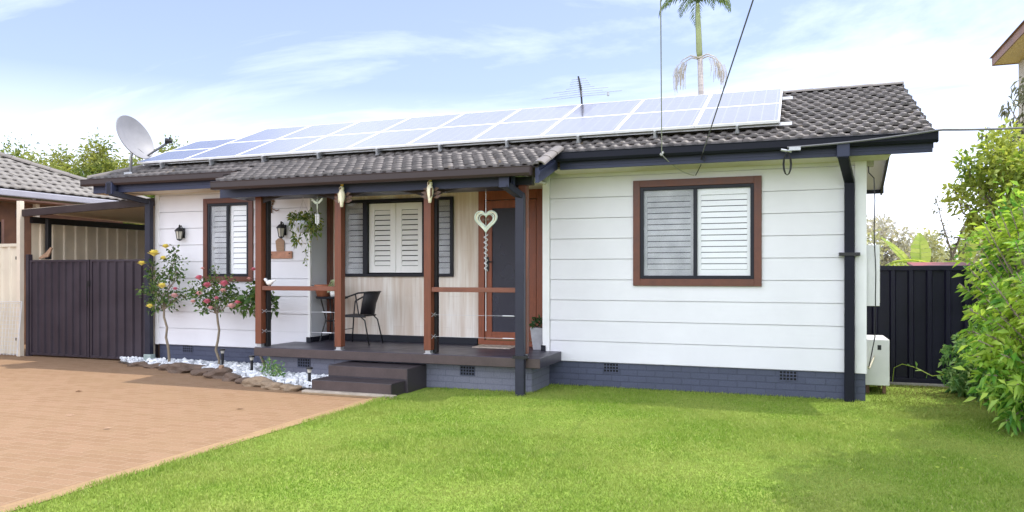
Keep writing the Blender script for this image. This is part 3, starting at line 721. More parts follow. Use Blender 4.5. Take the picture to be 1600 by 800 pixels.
# porch window, black frame, centre pane open on white shutters
t = MB(); frame(t, 3.44, 5.48, 1.535, 2.80, .05, .50, .552); t.box((3.85, .505, 1.585), (3.93, .55, 2.75)); t.box((4.94, .505, 1.585), (5.01, .55, 2.75))
w = t.build('window', 'darkframe', H, bevel=.004); w['label'] = 'black framed porch window with open white shutters in the middle'
recess(w, 3.46, 5.46, 1.56, 2.78, .552, .2)
for p, q, sc in ((3.49, 3.85, 1), (5.01, 5.43, 1), (3.93, 4.94, 0)):
    if sc:
        MB().box((p, .538, 1.585), (q, .543, 2.75)).build('pane', 'glass', w)
        MB().box((p, .520, 1.585), (q, .522, 2.75)).build('fly_screen', 'flyscreen', w)
        shutter(w, p - .02, q + .02, 1.58, 2.755, .592, 11, 70)
    else:
        m_ = (p + q) / 2
        shutter(w, p + .005, m_ - .004, 1.60, 2.735, .578, 11, 66, .10, .11); shutter(w, m_ + .004, q - .005, 1.60, 2.735, .578, 11, 66, .10, .11)

# front door
d = MB(); d.box((5.93, .47, .49), (6.03, .56, 2.86)); d.box((6.88, .47, .49), (7.0, .56, 2.86)); d.box((6.03, .47, 2.72), (6.88, .56, 2.86)); d.box((6.03, .45, .481), (6.88, .56, .56))
fd = d.build('door', 'doorwood', H, bevel=.004); fd['label'] = 'red timber front door with a dark screen'
d = MB(); frame(d, 6.04, 6.87, .57, 2.71, .11, .485, .525, .12); sd = d.build('screen_door', 'doorwood', fd, bevel=.004)
MB().box((6.151, .503, .691), (6.759, .506, 2.589)).build('screen_mesh', 'doorscreen', sd)
MB().box((6.035, .535, .565), (6.875, .549, 2.715)).box((6.25, .531, 1.55), (6.62, .534, 2.45)).build('inner_door', pm('navy_door_paint', (.035, .036, .06), .4, .2, 3), fd)
MB().box((6.065, .475, 1.62), (6.105, .484, 1.84)).tube([(6.085, .478, 1.77), (6.085, .44, 1.77), (6.17, .435, 1.765)], .010, 8).tube([(6.085, .478, 1.66), (6.085, .462, 1.66)], .014, 8).build('handle', 'black', sd, bevel=.002)
MB().tube([(6.06, .465, .7), (6.06, .465, 2.6)], .008, 6).build('door_seal', 'white', fd)
MB().box((7.02, .3, .49), (7.14, .548, 2.86)).build('door_side_trim', 'doorwood', H)

# ------------------------------------------------------------------ solar panels on the front roof slope
def panel_mesh(Lp):
    t = thing('solar_panel', '', 'solar panel', (0, 0, 0), 'solar panels on the front roof slope')
    wd = 1.055
    MB().box((.02, .014, -.012), (wd - .02, Lp - .014, 0)).build('cells', 'cells', t)
    f = MB(); th = .002
    f.box((0, 0, -.03), (.022, Lp, th)); f.box((wd - .022, 0, -.03), (wd, Lp, th)); f.box((.022, 0, -.03), (wd - .022, .016, th)); f.box((.022, Lp - .016, -.03), (wd - .022, Lp, th))
    if Lp > 1.2: f.box((.022, Lp / 2 - .022, -.011), (wd - .022, Lp / 2 + .022, .001))
    f.build('frame', 'panelframe', t)
    for xx in (.52,):
        MB().box((xx, -.035, -.11), (xx + .03, .05, -.031)).box((xx - .01, -.04, -.125), (xx + .04, .1, -.105)).build('foot', 'galv', t)
    return t
proto = panel_mesh(2.30)
nth = ['rightmost solar panel, beside the bare roof tiles', 'second solar panel from the right end of the row', 'third solar panel from the right end of the row', 'fourth solar panel from the right, below the aerial', 'fifth solar panel from the right end of the row', 'fifth full size solar panel from the left end of the row', 'fourth full size solar panel from the left end of the row', 'third full size solar panel from the left end of the row', 'second full size solar panel from the left end of the row', 'short solar panel at the left end, above the satellite dish']
ang = math.atan(SL); y0p = -.16; up_ = Vector((0, math.cos(ang), math.sin(ang))); nn_ = Vector((0, -math.sin(ang), math.cos(ang)))
for i in range(9):
    t = proto if i == 0 else copy_tree(proto)
    p = Vector((10.36 - 1.06 * (i + 1), y0p, rz(y0p))) + nn_ * .155
    t.location = p; t.rotation_euler = (ang, 0, 0); t['label'] = nth[i] if i < 8 else 'leftmost full size solar panel, beside the short one'
    nthl = t['label']
sh = panel_mesh(1.55); sh.location = Vector((10.36 - 1.06 * 10, y0p, rz(y0p))) + nn_ * .155; sh.rotation_euler = (ang, 0, 0); sh['label'] = nth[9]
rl = thing('panel_rail', 'long aluminium rails clamped under the row of solar panels', 'rail', (5, 0, 3.5))
for s_ in (.10, 1.85):
    p = Vector((0, y0p, rz(y0p))) + up_ * s_ + nn_ * .085
    MB().box((-.2, p.y - .02, p.z - .02), (10.50, p.y + .02, p.z + .02)).build('rail', 'alu', rl)

# ------------------------------------------------------------------ satellite dish
D0 = Vector((-.27, -.32, 3.30))
ds = thing('satellite_dish', 'large pale grey satellite dish on the left end of the cottage roof', 'satellite dish', D0)
fwd = Vector((-.348, .9375, 0)); rt = Vector((.9375, .348, 0)); vw = (fwd - .49 * rt + Vector((0, 0, .175))).normalized()
rr_ = vw.cross(Vector((0, 0, 1))).normalized(); uu_ = rr_.cross(vw)
nd = (-.54 * vw + .70 * rr_ + .47 * uu_).normalized()
ctr = Vector((-.2, -.32, 3.93)); q = nd.to_track_quat('Z', 'Y').to_matrix().to_4x4()
R_ = .40; dm = MB(); prof = [(r, .12 * (r / R_) ** 2) for r in np.linspace(.001, R_, 9)]
mbx = MB().lathe([(r, z) for r, z in prof] + [(R_ + .008, prof[-1][1] + .004), (R_ + .008, prof[-1][1] - .012)] + [(r, z - .012) for r, z in reversed(prof)], n=36)
T = Matrix.Translation(ctr - nd * .08) @ q; mbx.v = [tuple(T @ Vector(p)) for p in mbx.v]; mbx.build('dish', 'dishgrey', ds, True)
back = ctr - nd * .14
MB().tube([D0 + Vector((0, 0, -.02)), D0 + Vector((.01, 0, .32)), Vector((-.24, -.32, 3.66)), back], .024, 10).build('mast', 'galv', ds, True)
MB().box((-.36, -.38, 3.285), (-.18, -.24, 3.335)).build('base_plate', 'galv', ds)
rim = ctr + (-uu_ * .80 + rr_ * .62).normalized() * .36 + nd * .03
lnb = ctr + rr_ * .50 - uu_ * .06 + nd * .1
MB().tube([back, rim - nd * .06, rim + (lnb - rim) * .3, lnb], .02, 8).build('feed_arm', 'cable', ds, True)
a_ = (ctr - lnb).normalized()
MB().tube([lnb - a_ * .04, lnb + a_ * .03, lnb + a_ * .035, lnb + a_ * .08], [.036, .036, .05, .05], 10).tube([lnb + Vector((0, 0, .02)), lnb + Vector((0, 0, .07))], .018, 8).build('receiver', 'black', ds)

# ------------------------------------------------------------------ TV aerial behind the ridge
ta = thing('tv_aerial', 'spiky rooftop television aerial standing on the ridge', 'aerial', (7.05, 2.45, 4.45))
MB().tube([(7.06, 2.45, 4.40), (7.03, 2.45, 4.82), (6.985, 2.45, 5.02)], [.018, .016, .016], 8).build('mast', 'black', ta)
bo = MB(); el = MB()
b0 = Vector((7.055, 2.40, 4.66)); b1 = Vector((6.97, 2.55, 5.0))
bo.tube([b0, b1], .016, 6).build('boom', 'black', ta)
for i, (t_, hw) in enumerate(zip(np.linspace(0, 1, 9), (.42, .7, .38, .48, .25, .18, .17, .15, .13))):
    c = b0.lerp(b1, t_); el.tube([c + Vector((-hw, -hw * .10, -.07 * hw)), c, c + Vector((hw, hw * .12, .03 * hw))], .004, 4)
    el.tube([c + Vector((-.04, 0, 0)), c + Vector((.04, 0, 0))], .009, 5)
el.tube([b0 + Vector((.46, .05, -.02)), b0 + Vector((.46, .05, .04))], .022, 6)
el.build('element', 'galv', ta)

# ------------------------------------------------------------------ cables
def sag(a, b, s, k=14): return [Vector(a).lerp(Vector(b), i / k) - Vector((0, 0, s * 4 * (i / k) * (1 - i / k))) for i in range(k + 1)]
def cable(name, label, pts, r, mat, extra=None):
    o = MB().tube(pts, r, 6).build(name, mat); tag(o, label, 'cable'); return o
c = thing('overhead_cable', 'thin pale overhead cable dropping straight to the gutter', 'cable', (8.95, -.70, 3.11))
MB().tube([(8.95 + .45 * 3 * i / 16, -.70 - 2.8 * 3 * i / 16, 3.10 + .97 * 3 * i / 16) for i in range(16, -1, -1)], .006, 6).build('wire', 'cablew', c)
MB().tube(sag((8.95, -.70, 3.10), (9.27, -.03, 2.90), .05), .006, 6).tube([(8.94, -.71, 3.09), (8.965, -.69, 3.13)], .018, 6).build('tail', 'cablew', c)
c = thing('overhead_cable', 'thicker dark overhead cable slanting down to a hook on the fascia', 'cable', (9.46, -.70, 3.1))
MB().tube([(9.46 + .74 * 3 * i / 16, -.70 - 2.8 * 3 * i / 16, 3.10 + .87 * 3 * i / 16) for i in range(17)], .0075, 6).build('wire', 'cable', c)
MB().tube([(9.46, -.70, 3.10), (9.43, -.66, 3.02), (9.47, -.62, 3.0), (9.49, -.62, 3.05), (9.44, -.62, 3.06), (9.40, -.4, 2.98), (9.29, -.03, 2.90)], .006, 6).build('hook_loop', 'black', c)
c = thing('service_cable', 'grey service cable running from the gutter past the right treetop', 'cable', (10.45, -.72, 3.1))
MB().tube(sag((10.45, -.72, 3.10), (12.03, -.74, 3.20), .02) + sag((12.1, -.7, 3.21), (15.2, 4.2, 4.05), .05)[0:], .013, 6).build('wire', 'cable', c)
loop = [(10.45 + .035 * math.sin(2 * PI * i / 12) * (1 + .2 * (i // 13)), -.72 - .006 * (i % 3), 2.90 + .13 * math.cos(2 * PI * i / 12)) for i in range(38)]
MB().tube([(10.45, -.72, 3.08)] + loop, .0055, 5).tube([(10.43, -.71, 3.05), (10.45, -.72, 2.97), (10.47, -.71, 3.05)], .008, 5).build('coil', 'black', c)
MB().box((10.47, -.745, 3.06), (10.60, -.69, 3.10)).tube([(10.38, -.70, 3.08), (10.50, -.72, 3.05)], .016, 6).build('clamp', 'galv', c)

# ------------------------------------------------------------------ small things fixed to the cottage
def lantern(x, y, z, label):
    t = thing('wall_lantern', label, 'lantern', (x, y, z), 'black wall lanterns')
    L_ = [(.035, -.125), (.045, -.115), (.05, -.11)]
    MB().lathe([(.001, -.135), (.02, -.13), (.046, -.115), (.046, -.105), (.001, -.104)], (x, y - .09, z), 6).build('base', 'black', t)
    MB().lathe([(.040, -.10), (.062, .03)], (x, y - .09, z), 6).build('glass', 'lampglass', t)
    f = MB()
    for k in range(6):
        a = 2 * PI * k / 6; f.tube([(x + .042 * math.cos(a), y - .09 + .042 * math.sin(a), z - .105), (x + .065 * math.cos(a), y - .09 + .065 * math.sin(a), z + .032)], .0055, 5)
    f.build('cage', 'black', t)
    MB().lathe([(.085, .03), (.08, .045), (.045, .085), (.02, .10), (.012, .12), (.016, .13), (.001, .15)], (x, y - .09, z), 6).build('cap', 'black', t)
    MB().tube([(x, y - .09, z + .1), (x, y - .05, z + .13), (x, y - .02, z + .08), (x, y - .005, z)], .009, 6).box((x - .035, y - .02, z - .08), (x + .035, y + .0, z + .09)).build('bracket', 'black', t)
lantern(.60, -.014, 2.28, 'black wall lantern between the downpipe and the left window')
lantern(2.70, -.014, 2.29, 'black wall lantern above the timber plaque on the porch')
t = thing('timber_plaque', 'small pink timber plaque hanging under the porch lantern', 'plaque', (2.63, -.02, 1.9))
MB().box((2.42, -.045, 1.83), (2.86, -.02, 1.95)).build('board', 'plaque', t, bevel=.006)
MB().lathe([(.015, 0), (.015, .01)], (2.46, -.05, 1.89), 8).lathe([(.015, 0), (.015, .01)], (2.82, -.05, 1.91), 8).build('stud', 'black', t)
MB().prism([(2.55, -.03, 1.952), (2.53, -.03, 2.12), (2.58, -.03, 2.16), (2.64, -.03, 2.17), (2.70, -.03, 2.12), (2.70, -.03, 1.952)], (0, .01, 0)).build('backing_board', 'timberblock', t)
# iron rooster hook
t = thing('wall_hook', 'rusty iron scroll hook at the top left of the porch wall', 'hook', (2.45, -.02, 2.65))
MB().tube([(2.45 + .055 * (1 - i / 26) * math.cos(i * .55), -.03, 2.76 + .07 * (1 - i / 26) * math.sin(i * .55)) for i in range(22)], .009, 6).build('scroll', 'rust', t)
MB().tube([(2.30, -.035, 2.63), (2.34, -.05, 2.61), (2.45, -.03, 2.66), (2.56, -.05, 2.61), (2.61, -.035, 2.63)], .008, 6).tube([(2.45, -.03, 2.70), (2.45, -.03, 2.58)], .012, 6).build('arm', 'rust', t)
t = thing('security_light', 'small cream sensor light under the right eave', 'security light', (7.89, -.1, 3.0))
MB().lathe([(.001, -.03), (.04, -.02), (.045, .02), (.03, .04)], (7.89, -.12, 3.02), 12).build('lamp_head', 'creampale', t, True)
MB().tube([(7.89, -.12, 3.05), (7.89, -.02, 3.04)], .012, 6).build('arm', 'white', t)
o = MB().prism([(7.60, -.12, 3.09), (7.68, -.12, 3.09), (7.645, -.12, 3.02)], (0, .1, 0)).build('camera_bracket', 'black'); tag(o, 'small black wedge bracket under the eave by the porch roof', 'bracket')
# side of the house: fuse box, conduit, meter box, air conditioner
t = thing('junction_box', 'small olive junction box under the right gable with a cable', 'junction box', (11.42, .1, 3.0))
MB().box((11.375, .06, 2.93), (11.46, .16, 3.10)).build('box', 'meterbox', t, bevel=.005)
MB().tube([(11.40, .07, 2.93), (11.40, .05, 2.85), (11.46, .06, 2.78), (11.47, .05, 2.5), (11.46, .05, 2.1), (11.48, .05, 1.6), (11.47, .05, .8), (11.40, .03, .42)], .007, 6).build('cable', 'black', t)
t = thing('meter_box', 'white meter box on the right side wall of the cottage', 'meter box', (11.45, .3, 1.2))
MB().box((11.372, .12, 1.18), (11.53, .62, 1.95)).build('case', 'white', t, bevel=.006)
MB().box((11.5305, .15, 1.22), (11.536, .59, 1.9)).build('door', 'whitedirty', t)
t = thing('air_conditioner', 'white outdoor air conditioner unit beside the black fence', 'air conditioner', (11.55, .8, .1))
MB().box((11.40, .68, .11), (11.70, 1.45, .72)).build('case', 'white', t, bevel=.012)
MB().box((11.555, .676, .58), (11.60, .6795, .645)).build('handle_recess', 'black', t, bevel=.004)
MB().box((11.42, .72, -.01), (11.46, .78, .11)).box((11.62, .72, -.01), (11.66, .78, .11)).box((11.42, 1.35, -.01), (11.46, 1.41, .11)).box((11.62, 1.35, -.01), (11.66, 1.41, .11)).build('foot', 'rust', t)
MB().tube([(11.52, .675, .5), (11.44, .5, .35), (11.39, .06, .42)], .010, 6).build('hose', 'creampale', t)
g_ = MB()
for k in range(9): g_.box((11.7005, .75, .2 + .05 * k), (11.706, 1.38, .22 + .05 * k))
g_.build('grille', 'whitedirty', t)

# ------------------------------------------------------------------ porch furniture
t = thing('bistro_table', 'small round dark bistro table in the corner of the porch', 'table', (3.48, .18, .48))
MB().lathe([(.001, .70), (.25, .70), (.26, .71), (.26, .725), (.25, .735), (.001, .735)], (3.48, .18, .48), 28).build('tabletop', 'darkframe', t)
for k in range(4):
    a = PI / 4 + k * PI / 2; dx, dy = math.cos(a), math.sin(a)
    MB().tube([(3.48 + .18 * dx, .18 + .18 * dy, 1.18), (3.48 + .10 * dx, .18 + .10 * dy, .85), (3.48 + .20 * dx, .18 + .20 * dy, .485)], .011, 7).build('leg', 'black', t)
MB().lathe([(.10, .33), (.115, .335), (.10, .345)], (3.48, .18, .48), 16).build('ring', 'black', t)
t = thing('bistro_chair', 'black wicker bistro chair with curved arms at the porch table', 'chair', (4.12, .05, .48))
cx_, cy_, cz_ = 4.12, .02, .48
MB().prism([(cx_ - .24, cy_ - .20, .92), (cx_ + .16, cy_ - .19, .92), (cx_ + .19, cy_ - .1, .92), (cx_ + .19, cy_ + .1, .92), (cx_ + .16, cy_ + .19, .92), (cx_ - .24, cy_ + .20, .92)], (0, 0, .022)).build('seat', 'wicker', t, bevel=.006)
bk = MB(); K = 8; bv = []
for i in range(K + 1):
    a = -1.1 + 2.2 * i / K
    for z_, lean in ((.95, 0), (1.12, .03), (1.29, .07)):
        R2 = .21 + (.03 if z_ > 1.2 else 0); bv.append((cx_ + .0 + lean + R2 * math.cos(a), cy_ + R2 * math.sin(a), z_))
bf = [(3 * i + j, 3 * i + 3 + j, 3 * i + 4 + j, 3 * i + 1 + j) for i in range(K) for j in range(2)]
bo_ = bk.add(bv, bf).build('backrest', 'wicker', t, True); sm = bo_.modifiers.new('thick', 'SOLIDIFY'); sm.thickness = .012
MB().tube([(cx_ - .25, cy_ - .23, 1.14), (cx_ - .1, cy_ - .255, 1.22), (cx_ + .1, cy_ - .25, 1.285), (cx_ + .25, cy_ - .17, 1.30), (cx_ + .315, cy_, 1.30), (cx_ + .25, cy_ + .17, 1.30), (cx_ + .1, cy_ + .25, 1.285), (cx_ - .1, cy_ + .255, 1.22), (cx_ - .25, cy_ + .23, 1.14)], .013, 8).build('arm_rail', 'black', t, True)
for sx, sy in ((-1, -1), (-1, 1), (1, -1), (1, 1)):
    if sx < 0: pts = [(cx_ - .25, cy_ + sy * .23, 1.14), (cx_ - .27, cy_ + sy * .22, .93), (cx_ - .31, cy_ + sy * .235, .485)]
    else: pts = [(cx_ + .05, cy_ + sy * .25, 1.27), (cx_ + .08, cy_ + sy * .20, .94), (cx_ + .18, cy_ + sy * .19, .86), (cx_ + .27, cy_ + sy * .21, .485)]
    MB().tube(pts, .011, 7).build('leg', 'black', t, True)
MB().tube([(cx_ - .29, cy_ - .225, .70), (cx_ - .29, cy_ + .225, .70)], .007, 6).tube([(cx_ - .25, cy_ - .2, .915), (cx_ + .2, cy_ - .2, .915)], .011, 6).build('stretcher', 'black', t)

t = thing('terracotta_pot', 'terracotta pot with its saucer on the bistro table', 'plant pot', (3.40, .12, 1.215))
MB().lathe([(.08, .0), (.09, .002), (.12, .14), (.128, .142), (.132, .19), (.118, .192), (.11, .15), (.001, .15)], (3.38, .06, 1.216), 20).build('pot', 'terracotta', t, True)
MB().lathe([(.001, .145), (.10, .152)], (3.38, .06, 1.218), 16).build('soil', 'soil', t)
t = thing('white_pot', 'small white pot with a pale leafy plant on the bistro table', 'potted plant', (3.59, .10, 1.215))
MB().lathe([(.045, 0), (.06, .09), (.055, .09), (.05, .075), (.001, .075)], (3.59, .05, 1.216), 18).build('pot', 'white', t, True)
crown('foliage', [(3.59, .05, 1.37, .07)], 60, .075, 'leaf_pale', t, .6)
t = thing('planter', 'tapered grey stone planter with a dark plant beside the front door', 'planter', (7.02, .16, .48))
MB().prism([(6.96, .08, .481), (7.09, .08, .481), (7.09, .21, .481), (6.96, .21, .481)], (0, 0, .001)).add([(6.96, .08, .482), (7.09, .08, .482), (7.09, .21, .482), (6.96, .21, .482), (6.925, .045, .80), (7.125, .045, .80), (7.125, .245, .80), (6.925, .245, .80), (6.945, .065, .80), (7.105, .065, .80), (7.105, .225, .80), (6.945, .225, .80), (6.95, .07, .76), (7.1, .07, .76), (7.1, .22, .76), (6.95, .22, .76)],
    [(0, 1, 5, 4), (1, 2, 6, 5), (2, 3, 7, 6), (3, 0, 4, 7), (4, 5, 9, 8), (5, 6, 10, 9), (6, 7, 11, 10), (7, 4, 8, 11), (8, 9, 13, 12), (9, 10, 14, 13), (10, 11, 15, 14), (11, 8, 12, 15), (12, 13, 14, 15)]).build('pot', 'stonepot', t, bevel=.004)
crown('foliage', [(7.02, .14, .85, .10, .7)], 70, .085, 'leaf_dark', t, .45)
o = MB().box((6.02, .02, .481), (6.62, .42, .497)).build('door_mat', 'mat', bevel=.004); tag(o, 'brown coir door mat on the deck before the front door', 'door mat')

# hanging basket
t = thing('hanging_basket', 'hanging basket of trailing plants under the porch roof', 'hanging basket', (3.62, -.8, 2.1))
MB().lathe([(.001, -.14), (.075, -.14), (.12, -.02), (.14, .0), (.145, .03), (.13, .03), (.11, .0), (.001, -.01)], (3.62, -.8, 2.34), 20).build('pot', 'greypot', t, True)
hw = MB()
for k in range(3):
    a = k * 2.09 + .4; hw.tube([(3.62 + .135 * math.cos(a), -.8 + .135 * math.sin(a), 2.37), (3.62, -.8, 2.70)], .003, 5)
hw.tube([(3.62, -.8, 2.70), (3.62, -.8, 2.87)], .004, 5).build('hanger', 'wire', t)
crown('foliage', [(3.56, -.8, 2.43, .14, .6), (3.74, -.82, 2.36, .16, .9), (3.80, -.82, 2.24, .10), (3.48, -.82, 2.40, .09), (3.52, -.8, 2.10, .07)], 420, .075, 'leaf_basket', t, .4, .8, -.1, .3)
vn = MB(); lp = []
for (x, y, z0, z1) in ((3.5, -.86, 2.35, 2.08), (3.75, -.88, 2.25, 1.72), (3.72, -.85, 2.3, 1.85), (3.56, -.88, 2.3, 2.0)):
    pts = [(x + .03 * math.sin(k * 1.3 + x * 9), y, z0 + (z1 - z0) * k / 8) for k in range(9)]; vn.tube(pts, .003, 4); lp += pts[3:]
vn.build('trailing_stem', 'leaf_vine', t)
lp = np.array(lp); lp = np.repeat(lp, 2, 0) + rng.normal(size=(len(lp) * 2, 3)) * .02
v, f = leaf_arrays(lp, rng.normal(size=lp.shape), np.full(len(lp), .05), .6); np_mesh('trailing_leaves', v, f, 'leaf_basket', t)

# wind chime with a dragonfly, spinner heart
t = thing('wind_chime', 'dragonfly wind chime with white tubes hanging at the porch corner', 'wind chime', (3.94, -.9, 2.5))
MB().tube([(3.94, -.9, 2.86), (3.94, -.9, 2.46)], .003, 5).build('string', 'wire', t)
for s_ in (-1, 1): MB().prism([(3.94, -.905, 2.63), (3.94 + s_ * .09, -.91, 2.70), (3.94 + s_ * .10, -.91, 2.67), (3.94 + s_ * .03, -.905, 2.61)], (0, .006, 0)).build('wing', 'ornpale', t)
MB().tube([(3.94, -.9, 2.67), (3.94, -.9, 2.62), (3.94, -.9, 2.50)], [.014, .012, .005], 7).build('body', 'ornpale', t, True)
for s_ in (-.022, 0, .022): MB().tube([(3.94 + s_, -.9 + s_ * .3, 2.46), (3.94 + s_, -.9 + s_ * .3, 2.30 + abs(s_))], .008, 7).build('tube', 'white', t)
t = thing('spinner_heart', 'pale heart shaped wind spinner with a spiral tail before the door', 'wind spinner', (6.60, -.85, 2.32))
hc = (6.60, -.85, 2.315)
def heart(sc, k=40):
    return [(hc[0] + sc * 16 * math.sin(a) ** 3 / 17, hc[1], hc[2] + sc * (13 * math.cos(a) - 5 * math.cos(2 * a) - 2 * math.cos(3 * a) - math.cos(4 * a)) / 17) for a in [2 * PI * i / k for i in range(k)]]
for i, (sc, w) in enumerate(((.172, .010), (.150, .009), (.128, .008), (.106, .006))):
    p_ = heart(sc); MB().tube([(a, b + .012 * (i % 2), c) for a, b, c in p_ + p_[:2]], w, 6, False).build('ring', 'ornpale' if i != 1 else 'feather', t, True)
for dx in (-.035, .035): MB().lathe([(.001, -.03), (.028, 0), (.001, .03)], (hc[0] + dx, hc[1], hc[2] + .005), 10).build('gem', 'ornleaf', t, True)
MB().tube([(hc[0], hc[1], hc[2] + .05), (hc[0], hc[1], 2.78)], .003, 5).tube([(hc[0], hc[1], 2.15), (hc[0], hc[1], 1.30)], .003, 5).build('string', 'wire', t)
MB().tube([(hc[0] + .028 * (1 - .2 * k / 60) * math.cos(k * .75), hc[1] + .028 * math.sin(k * .75), 2.12 - .50 * k / 60) for k in range(61)], .0045, 5).build('spiral_tail', 'white', t, True)

# cockatoo ornaments on the posts
def cockatoo(x, z, label, wing):
    t = thing('bird_ornament', label, 'ornament', (x, -1.2, z - .12), 'painted bird ornaments on the porch posts')
    b = MB(); y = -1.262
    prof = [(.001, -.15), (.022, -.145), (.026, -.09), (.045, -.03), (.05, .02), (.040, .06), (.030, .085), (.036, .105), (.034, .125), (.018, .145), (.001, .15)]
    b.lathe(prof, (x, y, z), 14); ob = b.build('bird', 'feather', t, True)
    MB().prism([(x - .01, y - .01, z + .14), (x + .02, y - .01, z + .13), (x + .03, y - .01, z + .18), (x + .005, y - .01, z + .165), (x - .012, y - .01, z + .19)], (0, .015, 0)).build('crest', 'crest', t)
    MB().tube([(x + .0, y - .03, z + .115), (x + .004, y - .05, z + .105), (x + .002, y - .05, z + .085)], [.012, .009, .003], 6).build('beak', 'ornleaf', t)
    MB().prism([(x - .048, y - .02, z + .05), (x - .03, y - .05, z + .04), (x - .025, y - .045, z - .09), (x - .045, y - .02, z - .05)], (.004, .01, 0)).prism([(x + .048, y - .02, z + .05), (x + .03, y - .05, z + .04), (x + .025, y - .045, z - .09), (x + .045, y - .02, z - .05)], (-.004, .01, 0)).build('wing', wing, t)
    for s_ in (-1, 1):
        lf = MB()
        for (dx, dz, L_) in ((.03, -.03, .12), (.025, -.08, .13), (.02, .02, .10)):
            a = Vector((x + s_ * dx, -1.215, z + dz)); e = a + Vector((s_ * L_, -.01, .03)); lf.prism([a, a.lerp(e, .5) + Vector((0, 0, .03)), e, a.lerp(e, .5) - Vector((0, 0, .022))], (0, .006, 0))
        lf.build('leaf_spray', 'ornleaf', t)
    MB().tube([(x, -1.2, z + .06), (x, -1.24, z + .03)], .012, 6).build('peg', 'ornleaf', t)
cockatoo(4.59, 2.665, 'cream cockatoo ornament on the post beside the bistro chair', 'feather')
cockatoo(5.96, 2.68, 'yellow and brown cockatoo ornament on the post left of the door', 'rust')
t = thing('rail_bird', 'small white bird figurine perched on the left porch rail', 'figurine', (3.11, -.945, 1.40))
MB().tube([(3.06, -.945, 1.455), (3.085, -.945, 1.45), (3.12, -.945, 1.447), (3.16, -.945, 1.46), (3.19, -.945, 1.475), (3.24, -.945, 1.49)], [.008, .03, .045, .036, .015, .008], 10).tube([(3.075, -.945, 1.465), (3.055, -.945, 1.495), (3.04, -.945, 1.50), (3.015, -.945, 1.495)], [.022, .026, .02, .004], 8).build('body', 'white', t, True)
MB().tube([(3.11, -.945, 1.40), (3.11, -.945, 1.43)], .008, 5).build('leg', 'ornleaf', t)

# ------------------------------------------------------------------ garden bed: soil, white stones, rocks, lights, roses
bed = [(-.75, .02), (3.0, .02), (3.0, -.82), (4.44, -.82), (4.42, -1.72), (3.9, -1.68), (3.35, -1.52), (2.75, -1.25), (2.2, -1.02), (1.5, -.78), (.6, -.56), (-.3, -.34), (-.8, -.12)]
o = sheet('garden_soil', bed, .012, 'soil')
def inside(x, y, poly):
    c = False; j = len(poly) - 1
    for i in range(len(poly)):
        if (poly[i][1] > y) != (poly[j][1] > y) and x < (poly[j][0] - poly[i][0]) * (y - poly[i][1]) / (poly[j][1] - poly[i][1]) + poly[i][0]: c = not c
        j = i
    return c
pb = MB(); k = 0; grid = {}
while k < 2600:
    x, y = random.uniform(-.8, 4.42), random.uniform(-1.66, .0)
    if not inside(x, y, bed) or not inside(x, y - .08, bed): 
        k += .12; continue
    r = random.uniform(.022, .05); key = (int(x / .055), int(y / .055)); lay = grid.get(key, 0)
    if lay > 1: k += .2; continue
    grid[key] = lay + 1
    pb.blob((x, y, .02 + r * .5 + lay * .04), r, int(x * 9973 + y * 7919) & 0xffff, 0, .28, (1, random.uniform(.75, 1.1), .78)); k += 1
tag(pb.build('white_pebbles', 'pebble', None), 'white pebble mulch around the rose stems', 'pebbles', kind='stuff')
rocks = [((.0, -.40), .13, 'rock', 'flat dark rock at the left tip of the pebble bed'), ((.42, -.50), .12, 'rock', 'low brown edging rock below the yellow rose'), ((.86, -.60), .17, 'rock', 'long brown edging rock left of the pink rose'),
         ((1.36, -.73), .24, 'rock', 'large rounded brown rock below the pink rose'), ((1.85, -.90), .17, 'rock', 'brown rock between the pink rose and the garden light'), ((2.25, -1.04), .24, 'rock', 'tall jagged brown rock beside the timber stump'),
         ((2.72, -1.24), .17, 'rock', 'dark rock at the front bend of the pebble bed'), ((3.05, -1.40), .14, 'rock', 'small dark rock under the white stones at the bend'), ((3.42, -1.58), .20, 'palerock', 'sandy coloured flat rock at the front of the bed'),
         ((3.78, -1.70), .17, 'palerock', 'pale sandy rock beside the low bush'), ((4.12, -1.76), .14, 'palerock', 'small pale rock next to the bottom step')]
for i, ((x, y), r, m, lab) in enumerate(rocks):
    o = MB().blob((x, y, r * .18), r * .9, 31 + i * 7, 2, .36, (1.3, .8, .45)).build('edging_rock', m); tag(o, lab, 'rock', 'rocks edging the pebble bed')
o = MB().box((2.36, -1.16, .0), (2.42, -1.10, .2)).build('timber_stump', 'timberblock', bevel=.01); tag(o, 'short square timber stump standing among the edging rocks', 'stump')
def garden_light(x, y, h, label):
    t = thing('garden_light', label, 'garden light', (x, y, 0), 'solar garden lights in the pebble bed')
    MB().tube([(x, y, 0), (x, y, h - .06)], .022, 9).build('stem', 'black', t)
    MB().lathe([(.026, h - .06), (.032, h - .012)], (x, y, 0), 12).build('lens', 'lampglass', t)
    MB().lathe([(.045, h - .012), (.05, h - .004), (.042, h + .012), (.001, h + .016)], (x, y, 0), 14).build('cap', 'black', t)
garden_light(1.74, -.36, .34, 'black garden light beside the pink rose stem')
garden_light(2.73, -.86, .32, 'black garden light at the left end of the deck')
garden_light(4.24, -1.52, .28, 'black garden light beside the bottom step')

